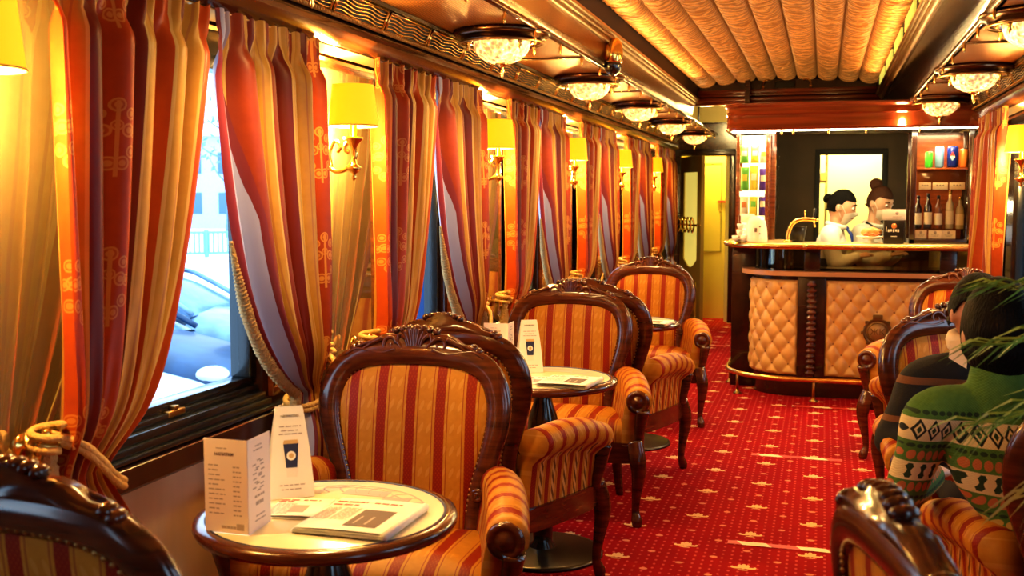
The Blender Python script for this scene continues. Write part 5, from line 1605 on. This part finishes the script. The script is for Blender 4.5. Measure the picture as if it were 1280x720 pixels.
def person(label, loc, rz, spec):
    t = thing('person', label, 'person', loc, rz)
    J = {k: V(v) for k, v in spec['j'].items()}
    hm = Matrix.Translation(J['head']) @ Matrix.Rotation(spec.get('hyaw', 0), 4, 'Z') @ Matrix.Rotation(spec.get('hpitch', 0), 4, 'X') @ Matrix.Rotation(spec.get('hroll', 0), 4, 'Y') @ Matrix.Scale(spec.get('hs', 1.), 4)
    N = V((0, 1, 0))
    # body: one continuous surface
    bm = B(); sl = spec.get('slim', 1.)
    limb(bm, [J['pelvis'], J['waist'], J['chest'], J['neck']-V((0, 0, .03))], [.150*sl, .128*sl, .150*sl, .085*sl], 20, flat=.68, normal=N)
    limb(bm, [J['neck']-V((0, 0, .05)), J['neck']+V((0, 0, .02)), hm @ V((0, -.02, -.05))], [.062, .050, .052])
    for s in 'lr':
        sh, el, wr = J['sh'+s], J['el'+s], J['wr'+s]
        limb(bm, [lerp(J['neck'], sh, .3)-V((0, 0, .03)), sh, lerp(sh, el, .5), el], [.055*sl, .056*sl, .046*sl, .038])
        limb(bm, [el, lerp(el, wr, .4), wr], [.038, .038, .026])
        # hand: palm, four fingers and thumb
        d = (wr-el).normalized(); up = V((0, 0, 1)) - d*d.z; up = up.normalized() if up.length > .2 else V((1, 0, 0)); side = d.cross(up)
        pc = wr+d*.055
        limb(bm, [wr+d*.01, pc, wr+d*.085], [.024, .034, .030], 12, flat=.5, normal=up)
        for k, (off, L) in enumerate(((-.027, .065), (-.009, .076), (.009, .072), (.026, .055))):
            b0 = wr+d*.08+side*off
            limb(bm, [b0, b0+d*L*.5-up*.008, b0+d*L*.85-up*.028], [.0095, .009, .0075], 8, n=3)
        th = -1 if s == 'l' else 1
        limb(bm, [wr+d*.03+side*th*.026, wr+d*.06+side*th*.046-up*.006, wr+d*.092+side*th*.044-up*.016], [.012, .011, .008], 8, n=3)
        hp, kn, an = J['hip'+s], J['kn'+s], J['an'+s]
        limb(bm, [hp, lerp(hp, kn, .5), kn], [.088, .074, .055]); limb(bm, [kn, lerp(kn, an, .35), an], [.055, .054, .036])
        fd = spec.get('toe', V((0, 1, 0)))
        limb(bm, [an-V((0, 0, .01))-fd*.03, an-V((0, 0, .045))+fd*.06, an-V((0, 0, .055))+fd*.15], [.036, .036, .026], 12)
    g = grid(bm, lambda u, v: hm @ hs(sph(u, max(.0005, min(.9995, v)))), 36, 28, closeu=True)
    bm.faces.new(g[0]); bm.faces.new(g[-1])
    for s in (-1, 1):
        ball(bm, hm @ V((s*.079, -.008, -.012)), (.012, .020, .030), 10, 8)
    body = remesh(obj('body', bm, spec.get('skin', 'skin'), t), .0075, 4)
    # eyes and brows
    for s in (-1, 1):
        bm = B(); c = hm @ V((s*.030, .0795, .006)); ball(bm, c, .0125, 12, 8); e = obj('eye', bm, 'eye', t)
        bm = B(); ball(bm, hm @ V((s*.030, .0885, .004)), .0058, 8, 6); obj('iris', bm, 'iris', e)
        bm = B(); tube(bm, smooth_path([hm @ V((s*.014, .0935, .027)), hm @ V((s*.032, .091, .033)), hm @ V((s*.052, .076, .026))], 4), interp([.003, .004, .002], 4), 6); obj('eyebrow', bm, spec['hair'], t)
    bm = B(); tube(bm, smooth_path([hm @ V((-.024, .082, -.064)), hm @ V((0, .0925, -.062)), hm @ V((.024, .082, -.064))], 4), interp([.003, .007, .003], 4), 8); obj('lips', bm, 'lips', t)
    return t, J, hm
def top_cloth(t, J, m, grow=.014, name='shirt', cuff=.96, neck=.0, vox=.009, slim=1.):
    N = V((0, 1, 0)); bm = B(); g = grow
    limb(bm, [J['pelvis']-V((0, 0, .02)), J['waist'], J['chest'], J['neck']-V((0, 0, .045))], [.160*slim+g, .140*slim+g, .158*slim+g, .092*slim+g], 20, flat=.72, normal=N)
    if neck: limb(bm, [J['neck']-V((0, 0, .06)), J['neck']+V((0, 0, neck))], [.072+g, .060+g])
    for s in 'lr':
        sh, el, wr = J['sh'+s], J['el'+s], J['wr'+s]
        limb(bm, [lerp(J['neck'], sh, .3)-V((0, 0, .045)), sh, lerp(sh, el, .5), el], [.062*slim+g, .066*slim+g, .056*slim+g, .050*slim+g])
        limb(bm, [el, lerp(el, wr, .4), lerp(el, wr, cuff)], [.050*slim+g, .048*slim+g, .034*slim+g])
    return remesh(obj(name, bm, m, t), vox, 5)
def trousers(t, J, m):
    bm = B(); N = V((0, 1, 0))
    limb(bm, [J['waist'], J['pelvis'], J['pelvis']-V((0, 0, .05))], [.142, .166, .15], 18, flat=.74, normal=N)
    for s in 'lr':
        hp, kn, an = J['hip'+s], J['kn'+s], J['an'+s]
        limb(bm, [hp, lerp(hp, kn, .5), kn], [.102, .088, .070]); limb(bm, [kn, lerp(kn, an, .35), lerp(kn, an, .95)], [.070, .066, .056])
    remesh(obj('trousers', bm, m, t), .011, 4)
def shoes(t, J, toe):
    for s in 'lr':
        bm = B(); an = J['an'+s]; limb(bm, [an-toe*.04-V((0, 0, .02)), an+toe*.06-V((0, 0, .045)), an+toe*.17-V((0, 0, .055))], [.042, .044, .034], 12); remesh(obj('shoe', bm, 'plastic', t), .008, 3)
def hair_cap(t, hm, m, hairline, low, name='hair', k=1.07, fluff=.004):
    """hair over the skull: hairline = lowest z (unit direction) at the front, low = at the back"""
    bm = B(); nu, nv = 48, 30
    def f(u, v):
        a = 2*PI*u
        fr = .5+.5*math.cos(2*PI*(u-.5))          # 1 at the face
        z0 = lerp(low, hairline, sstep((fr-.35)/.35))
        z = lerp(z0, .9995, v); r = math.sqrt(max(0, 1-z*z))
        d = V((r*math.sin(a), -r*math.cos(a), z))
        kk = k + .05*(1-v)*(1-fr) if low < -.5 else k
        p = hs(d, kk)
        if z < -.3 and fr < .6: p = V((p.x*1.12, p.y*1.1-.004, p.z))
        w = fluff*(noise.noise(V((d.x*9, d.y*9, d.z*2.2)))+.5*math.sin(u*140+z*5)*.3)
        e = min(1., v*9)
        p = p*(1+w*9*.12) if e > .2 else p*.985
        return hm @ p
    vs = grid(bm, f, nu, nv, closeu=True); bm.faces.new(vs[-1])
    return obj(name, bm, m, t)
def bun(t, hm, m, c, r):
    bm = B(); C_ = V(c)
    def f(u, v):
        d = sph(u, v); w = 1+.07*math.sin(6*math.atan2(d.x, d.z)+d.y*7)
        return hm @ (C_ + d*r*w)
    vs = grid(bm, f, 24, 16, closeu=True); obj('hair_bun', bm, m, t)
    bm = B(); limb(bm, [hm @ (C_*.74), hm @ (C_*.9)], [r*.62, r*.5], 12); obj('hair_tie', bm, m, t)
def face_mask(t, hm):
    bm = B()
    def f(u, v):
        a = lerp(-1.15, 1.15, u); z = lerp(-.99, -.10 - .22*abs(a/1.15)**1.5, v); r = math.sqrt(max(0, 1-z*z))
        d = V((r*math.sin(a), r*math.cos(a), z)); p = hs(d, 1.075); p.y += .004*(1-abs(a)/1.15)
        p *= 1+.004*math.sin(v*5*2*PI); return hm @ p
    grid(bm, f, 20, 16); o = obj('face_mask', bm, 'mask', t)
    for s in (-1, 1):
        bm = B(); tube(bm, smooth_path([hm @ V((s*.068, .045, -.035)), hm @ V((s*.084, .01, .012)), hm @ V((s*.086, -.014, .0)), hm @ V((s*.068, .02, -.068))], 5), .002, 5); obj('mask_loop', bm, 'mask', o)

def barmaid(label, loc, rz, hc, hp, hy, hair, bunc, bunr, scarf):
    sx = .165
    j = dict(pelvis=(0, 0, .86), waist=(0, .02, .97), chest=(0, .05, 1.10), neck=(0, .075, 1.22), head=hc,
             shl=(-sx, .05, 1.165), shr=(sx, .05, 1.165), ell=(-.215, .10, .94), elr=(.215, .10, .94), wrl=(-.09, .24, .99), wrr=(.09, .24, .99),
             hipl=(-.09, 0, .82), hipr=(.09, 0, .82), knl=(-.09, .01, .45), knr=(.09, .01, .45), anl=(-.09, -.01, .08), anr=(.09, -.01, .08))
    t, J, hm = person(label, loc, rz, dict(j=j, hpitch=hp, hyaw=hy, hs=1.10, hair=hair))
    top_cloth(t, J, 'shirt', .008)
    bm = B(); lathe(bm, [(.150, .98), (.172, .86), (.185, .60), (.178, .46), (.170, .46), (.13, .98)], 28, sy=.74); obj('skirt', bm, 'trouser', t)
    shoes(t, J, V((0, 1, 0)))
    hair_cap(t, hm, hair, .42, -.35, k=1.055, fluff=.003); bun(t, hm, hair, bunc, bunr); face_mask(t, hm)
    n = J['neck']
    bm = B(); tube(bm, [n+V((.078*math.cos(a*PI/12), .070*math.sin(a*PI/12)-.0, .012-.018*math.sin(a*PI/12))) for a in range(24)], .015, 8, closed=True, flat=1.3); obj('collar', bm, 'shirt', t)
    if scarf == 'tie':
        bm = B(); limb(bm, [n+V((0, .085, -.02)), n+V((0, .115, -.06)), n+V((.01, .125, -.12))], [.018, .026, .012], 10, flat=.5, normal=V((0, 1, 0))); ball(bm, n+V((0, .085, -.012)), (.018, .014, .016), 10, 8); obj('neck_scarf', bm, 'blue', t)
    else:
        for s in (-1, 1):
            bm = B(); tube(bm, smooth_path([n+V((s*.085, -.02, .03)), n+V((s*.095, .075, -.03)), n+V((s*.075, .135, -.12)), n+V((s*.03, .15, -.24))], 6), .011, 8, flat=1.); obj('vest_edge', bm, 'trouser', t)
        bm = B(); limb(bm, [n+V((0, .082, -.018)), n+V((0, .115, -.06))], [.016, .020], 8, flat=.5, normal=V((0, 1, 0))); obj('bow_tie', bm, 'trouser', t)
    return t
barmaid('barmaid with black hair tied back, white shirt, blue scarf and mask, looking down', (.02, 8.72, 0), -PI/2-.12, (0, .115, 1.375), -.22, -.05, 'hair', (0, -.105, .035), .034, 'tie')
barmaid('barmaid with brown topknot, white shirt, dark bow tie and mask, right of the other', (.32, 9.10, 0), -PI/2-.50, (0, .125, 1.405), -.30, -.2, 'hair_brown', (0, -.075, .115), .046, 'vest')

# seated: person in green seen from behind
j = dict(pelvis=(.17, 0, .56), waist=(.10, .0, .68), chest=(.02, .02, .82), neck=(0, .035, .985), head=(0, .06, 1.105),
         shl=(-.155, .02, .895), shr=(.155, .02, .895), ell=(-.205, .10, .685), elr=(.215, .12, .68), wrl=(-.12, .33, .665), wrr=(.09, .33, .62),
         hipl=(.08, .03, .545), hipr=(.26, .03, .545), knl=(.07, .40, .50), knr=(.27, .40, .50), anl=(.07, .42, .09), anr=(.27, .42, .09))
t, J, hm = person('seated person seen from behind, dark bobbed hair, green patterned turtleneck sweater', (.43, 2.84, 0), 0, dict(j=j, hpitch=-.12, hyaw=.12, hair='hair', hs=1.04, slim=.86))
top_cloth(t, J, 'sweater', .010, 'sweater', neck=.035, slim=.86)
trousers(t, J, 'trouser'); shoes(t, J, V((0, 1, 0)))
hair_cap(t, hm, 'hair', .35, -.90, k=1.14, fluff=.008)
# seated: person in black, facing the camera, mostly hidden
j = dict(pelvis=(0, 0, .56), waist=(0, .02, .66), chest=(0, .06, .79), neck=(0, .11, .93), head=(.02, .15, 1.055),
         shl=(-.165, .07, .80), shr=(.175, .07, .805), ell=(-.24, .14, .62), elr=(.285, .12, .60), wrl=(-.12, .36, .60), wrr=(.10, .36, .60),
         hipl=(-.09, .03, .545), hipr=(.09, .03, .545), knl=(-.11, .42, .50), knr=(.11, .42, .50), anl=(-.11, .44, .09), anr=(.11, .44, .09))
t, J, hm = person('seated person in black knit with cream collar, facing the camera beyond the green sweater', (.51, 4.06, 0), PI+.12, dict(j=j, hpitch=-.18, hyaw=.25, hair='hair', skin='skin_dark', hs=1.02))
sw = top_cloth(t, J, 'blackknit', .014, 'sweater', neck=.0, slim=.9)
trousers(t, J, 'trouser'); shoes(t, J, V((0, 1, 0)))
hair_cap(t, hm, 'hair', .38, -.45, k=1.13, fluff=.014)
n = J['neck']
bm = B(); tube(bm, [n+V((.085*math.cos(a*PI/12), .075*math.sin(a*PI/12)-.005, .02-.012*math.sin(a*PI/12))) for a in range(24)], .024, 8, closed=True, flat=1.5); obj('collar', bm, 'collar', t)
for s in (-1, 1):
    bm = B(); grid(bm, lambda u, v: n+V((s*(.055+.05*u+.012*v), .085+.03*v-.035*u, .028-.085*v*(1-.35*u))), 5, 5); obj('collar_point', bm, 'collar', t)

# ------------------------------------------------------------------ palm at the right edge
t = thing('potted_palm', 'green palm fronds reaching in from the right picture edge', 'plant', (.76, 2.14, 0))
bm = B(); lathe(bm, [(0, 0), (.10, 0), (.105, .01), (.14, .25), (.15, .26), (.15, .29), (.135, .29), (.128, .25), (0, .25)], 28); obj('pot', bm, 'terracotta', t)
bm = B(); lathe(bm, [(.128, .24), (.06, .262), (0, .265)], 24); obj('soil', bm, 'soil', t)
bm = B(); tube(bm, smooth_path([(0, 0, .24), (.01, .01, .5), (-.01, .02, .78), (-.01, .0, .95)], 5), interp([.035, .030, .026, .02], 5), 10); obj('trunk', bm, 'bark', t)
rnd = random.Random(11)
def frond(end, mid, m, L=.19, n=26):
    bm = B(); p = smooth_path([(-.01, 0, .93), mid, end], 13); N_ = len(p)
    tube(bm, p, [lerp(.006, .0015, i/(N_-1)) for i in range(N_)], 5)
    fr = obj('frond', bm, m, t)
    for i in range(5, N_):
        f = i/(N_-1); d = (p[i]-p[i-1]).normalized(); sd = d.cross(V((0, 0, 1))).normalized(); up = sd.cross(d)
        for s in (-1, 1):
            l = L*(1-.55*abs(f-.5))*rnd.uniform(.85, 1.1); a = p[i]; 
            e = a + (d*.80+sd*s*.42+up*rnd.uniform(-.05, .30))*l - V((0, 0, .22*l))
            mdp = lerp(a, e, .5)+up*.02; w = sd.cross((e-a).normalized()); w = (up*.5+sd*.5*s).normalized()*.0030
            v = [bm_v for bm_v in (a, mdp+w, e, mdp-w)]
            LB.append((v, m))
    return fr
fronds = [((-.42, .08, 1.16), (-.18, .03, 1.20), 'palm'), ((-.40, .16, 1.26), (-.16, .06, 1.26), 'palm'), ((-.44, .02, 1.02), (-.20, .0, 1.10), 'palm'), ((-.36, -.1, .93), (-.18, -.04, 1.05), 'palm_tip'), ((.16, .10, 1.3), (.05, .05, 1.2), 'palm'), ((.15, -.22, 1.2), (.05, -.08, 1.2), 'palm'), ((-.1, .25, 1.35), (-.04, .1, 1.25), 'palm')]
for e, m_, mm in fronds:
    LB = []; fr_ = frond(e, m_, mm)
    bm = B()
    for v, _ in LB: bm.faces.new([bm.verts.new(q) for q in v])
    obj('leaflets', bm, mm, fr_, smooth=False)

# ------------------------------------------------------------------ outside
bm = B(); grid(bm, lambda u, v: V((lerp(-90, -1.95, u), lerp(-20, 110, v), -1.0 + .12*noise.noise(V((u*30, v*40, 0))))), 60, 80); o = obj('snow_ground', bm, 'snow'); struct(o)
def car(label, x, y, paint, rz=0.):
    t = thing('car', label, 'car', (x, y, -1.0), rz)
    # nose at +x (x=0), tail at x=-4.2
    prof = [(0, .42, .62, .62), (-.12, .36, .70, .74), (-.5, .34, .80, .80), (-1.15, .33, .93, .83), (-1.25, .33, .95, .84), (-3.5, .33, 1.0, .84), (-4.0, .36, .95, .80), (-4.2, .45, .85, .70)]
    bm = B(); rings = []
    for x_, z0, z1, w in prof:
        ring = []
        for k in range(20):
            a = 2*PI*k/20; c, s = math.cos(a), math.sin(a)
            yy = w*math.copysign(abs(c)**.45, c); zz = (z0+z1)/2+(z1-z0)/2*math.copysign(abs(s)**.55, s) + (.05*(1-abs(yy/w)**2) if s > .3 else 0)
            ring.append(bm.verts.new((x_, yy, zz)))
        rings.append(ring)
    for a, b in zip(rings[:-1], rings[1:]):
        for k in range(20): bm.faces.new((a[k], a[(k+1) % 20], b[(k+1) % 20], b[k]))
    bm.faces.new(rings[0]); bm.faces.new(rings[-1])
    obj('body', bm, paint, t, angle=.9)
    # cabin
    lo = [(-1.2, .74), (-3.9, .74)]; 
    def cab(name, off, m, zt):
        bm = B(); st = [(-1.15, .95, .76), (-1.75, 1.30, .66), (-2.1, 1.42, .62), (-2.9, 1.43, .62), (-3.4, 1.30, .66), (-3.95, .97, .74)]
        rings = []
        for x_, z, w in st:
            ring = []
            for k in range(11):
                a = PI*k/10; c, s = math.cos(a), math.sin(a)
                ring.append(bm.verts.new((x_, (w+off)*math.copysign(abs(c)**.5, c), .9+(z+off-.9)*abs(s)**.6)))
            rings.append(ring)
        for a, b in zip(rings[:-1], rings[1:]):
            for k in range(10): bm.faces.new((a[k], a[k+1], b[k+1], b[k]))
        return obj(name, bm, m, t)
    cab('windows', 0, 'car_glass', 0)
    bm = B(); grid(bm, lambda u, v: V((lerp(-2.0, -3.1, u), lerp(-.6, .6, v), 1.435+.03*math.sin(PI*v))), 4, 8); obj('roof', bm, paint, t)
    for s in (-1, 1):
        bm = B(); tube(bm, smooth_path([(-1.12, s*.73, .97), (-1.75, s*.64, 1.31), (-2.1, s*.58, 1.44), (-2.9, s*.58, 1.45), (-3.95, s*.72, .98)], 5), .035, 8); obj('roof_pillar', bm, paint, t)
        bm = B(); ball(bm, (-.16, s*.56, .655), (.17, .20, .085), 16, 10); obj('headlight', bm, 'lamp_lens', t)
        bm = B(); ball(bm, (-1.45, s*.93, 1.0), (.08, .11, .07), 12, 8); tube(bm, [(-1.42, s*.8, .95), (-1.44, s*.9, .99)], .025, 6); obj('wing_mirror', bm, 'car_dark', t)
        for x_ in (-.85, -3.3):
            bm = B(); lathe(bm, [(0, -.09), (.20, -.09), (.31, -.08), (.33, -.04), (.33, .04), (.31, .08), (.20, .09), (0, .09)], 24, (x_, s*.76, .33), 1); obj('wheel', bm, 'car_dark', t)
    bm = B(); box(bm, (-.06, -.45, .46), (.015, .45, .58), .01); obj('grille', bm, 'car_dark', t)
    for s in (-1, 1):
        bm = B(); tube(bm, [(-1.22, s*.05, .965), (-1.28, s*.55, 1.0)], .012, 6); obj('wiper', bm, 'car_dark', t)
    bm = B(); box(bm, (.005, -.26, .34), (.03, .26, .45), .004); obj('number_plate', bm, 'lamp_lens', t)
    return t
car('white snow-covered car parked nearest outside the first window', -4.95, 7.85, 'car_white', .04)
car('frosted blue car with clear headlight parked behind the white car', -5.80, 10.10, 'car_blue', .02)
car('pale frosted car parked farthest, beyond the blue car', -6.55, 12.6, 'car_silver', .0)
rl = thing('railing', 'pale blue metal railing beyond the parked cars', 'railing', (0, 0, -1.0))
A, Bv = V((-33, 33, 0)), V((-20, 45, 0)); d = Bv-A
for z in (.12, 1.0):
    bm = B(); tube(bm, [A+V((0, 0, z)), Bv+V((0, 0, z))], .05, 6); obj('rail', bm, 'rail_paint', rl)
for k in range(11):
    p = A+d*(k/10); bm = B(); box(bm, (p.x-.07, p.y-.07, -.1), (p.x+.07, p.y+.07, 1.1), .01); obj('post', bm, 'rail_paint', rl)
bm = B()
for k in range(90):
    p = A+d*((k+.5)/90); box(bm, (p.x-.025, p.y-.025, .12), (p.x+.025, p.y+.025, 1.0))
o = obj('balusters', bm, 'rail_paint', rl, smooth=False); o['kind'] = 'stuff'
def tree(label, x, y, h, seed):
    rnd = random.Random(seed); t = thing('tree', label, 'tree', (x, y, -1.0))
    bm = B(); tube(bm, smooth_path([(0, 0, -.1), (.1, 0, h*.3), (-.1, .1, h*.6), (0, 0, h)], 5), interp([.22, .16, .10, .03], 5), 8)
    tips = []
    for k in range(16):
        z = h*rnd.uniform(.3, .9); a = rnd.uniform(0, 2*PI); L = h*.3*(1.1-z/h)+.5
        e = V((L*math.cos(a), L*math.sin(a), z+L*.6)); tips.append(e); tube(bm, smooth_path([(0, 0, z), (e.x*.5, e.y*.5, z+L*.2), e], 4), interp([.07, .04, .015], 4), 6)
    obj('trunk', bm, 'bark', t)
    bm = B()
    for e in tips:
        for k in range(26):
            c = e + V([rnd.gauss(0, .55) for _ in range(3)]); n_ = V([rnd.gauss(0, 1) for _ in range(3)]).normalized(); s_ = rnd.uniform(.12, .3)
            u = n_.orthogonal().normalized()*s_; w = n_.cross(u)*.5
            bm.faces.new([bm.verts.new(c+q) for q in (u, w, -u, -w)])
    obj('twigs', bm, 'foliage', t, smooth=False)
for i, (x, y, h) in enumerate(((-44, 52, 9), (-36, 60, 10), (-34, 47, 7.5), (-27, 56, 9), (-50, 62, 11))):
    tree(('frosted bare tree, tallest of the left group beyond the railing', 'frosted tree in front of the pale far building', 'low frosted tree just behind the railing', 'frosted tree at the right of the far view', 'farthest frosted tree, half behind the others')[i], x, y, h, i+3)
bd = thing('building', 'pale snow-roofed building far beyond the railing', 'building', (-52, 78, -1.0), .6)
bm = B(); box(bm, (-12, -4, 0), (12, 4, 7.5), .02); obj('walls', bm, 'building', bd)
bm = B(); prism(bm, [(-4.6, 7.4), (4.6, 7.4), (0, 10.5)], 0, -12.5, 12.5); obj('roof', bm, 'snow', bd, smooth=False)
for k in range(8):
    for z in (1.2, 4.4):
        bm = B(); box(bm, (-10.5+k*2.8, -4.06, z), (-9.0+k*2.8, -3.98, z+1.7), .02); obj('window', bm, 'building_dark', bd)
ct = thing('railway_coach', 'dark blue railway coach standing alongside outside the farther windows', 'railway coach', (-5.5, 0, -1.0))
bm = B(); prism(bm, [(0, .5), (0, 2.9), (-.15, 3.4), (-.7, 3.8), (-2.1, 3.8), (-2.65, 3.4), (-2.8, 2.9), (-2.8, .5)], 1, 14.6, 42); obj('body', bm, 'coach_blue', ct, angle=.7)
for k in range(12):
    bm = B(); box(bm, (-.01, 15.4+k*2.2, 1.75), (.025, 16.8+k*2.2, 2.65), .02); obj('window', bm, 'coach_glass', ct)
bm = B(); box(bm, (-.005, 14.7, 1.35), (.012, 41.9, 1.47)); obj('stripe', bm, 'car_white', ct)
bm = B(); box(bm, (-2.6, 15, -.1), (-.2, 41, .5)); obj('underframe', bm, 'car_dark', ct)

# ------------------------------------------------------------------ lights and world
w = bpy.data.worlds.new('overcast_winter_sky'); S.world = w; w.use_nodes = True
nt = w.node_tree; bg = nt.nodes['Background']
tc = nt.nodes.new('ShaderNodeTexCoord'); sp = nt.nodes.new('ShaderNodeSeparateXYZ'); nt.links.new(tc.outputs['Generated'], sp.inputs[0])
rp = nt.nodes.new('ShaderNodeValToRGB'); nt.links.new(sp.outputs[2], rp.inputs[0])
rp.color_ramp.elements[0].position = 0.; rp.color_ramp.elements[0].color = (.72, .86, 1., 1)
rp.color_ramp.elements[1].position = .5; rp.color_ramp.elements[1].color = (.50, .74, 1., 1)
nt.links.new(rp.outputs[0], bg.inputs[0]); bg.inputs[1].default_value = 2.6

for (x, y) in lpos:
    lamp('ceiling_lamp_light', (x, y, 1.915), 26., AMB, .06, 'SPOT', spot=2.75)
    lamp('ceiling_lamp_glow', (x+(.26 if x < 0 else -.24), y, 1.98), 3.6, AMB, .04)
# hidden tubes in the coffer, washing the silk
for x, s in ((-1.02, 1), (.35, -1)):
    for y in (1.2, 4.2, 7.2): lamp('cove_light', (x, y, 2.30), 4., (1., .58, .20), typ='AREA', rot=(PI, s*.45, 0), size=(.05, 2.9), spread=1.9)
lamp('canopy_light', (.25, 8.0, 1.90), 7., (1., .82, .45), typ='AREA', rot=(0, 0, 0), size=(1.3, .06))
lamp('cabinet_light', (-.51, 8.24, 1.89), 1.6, (1., .92, .55), typ='AREA', size=(.18, .18))
lamp('cabinet_light', (.79, 8.22, 1.90), 4., (1., .75, .42), typ='AREA', size=(.3, .2))
lamp('bar_fill_light', (.22, 8.42, 1.92), 13., (1., .84, .42), .1)  # unseen fill lamp, placed to brighten the barmaids' faces and shirts
lamp('pantry_light', (.25, 10.9, 2.3), 110., (1., .88, .40), .15)
lamp('vestibule_light', (-1.25, 12.82, 2.3), 95., (1., .84, .16), .08)
lamp('corridor_light', (-1.15, 11.0, 2.3), 26., (1., .75, .3), .1)
lamp('back_bar_light', (1.0, 9.1, 1.38), 2.5, (1., .85, .5), .05)

S.view_settings.view_transform = 'Standard'
S.view_settings.look = 'Medium High Contrast'
S.view_settings.exposure = .65
S.cycles.use_denoising = True
S.cycles.max_bounces = 7; S.cycles.diffuse_bounces = 3; S.cycles.glossy_bounces = 4; S.cycles.transparent_max_bounces = 10; S.cycles.transmission_bounces = 4
S.cycles.sample_clamp_indirect = 6.
S.cycles.caustics_reflective = False; S.cycles.caustics_refractive = False
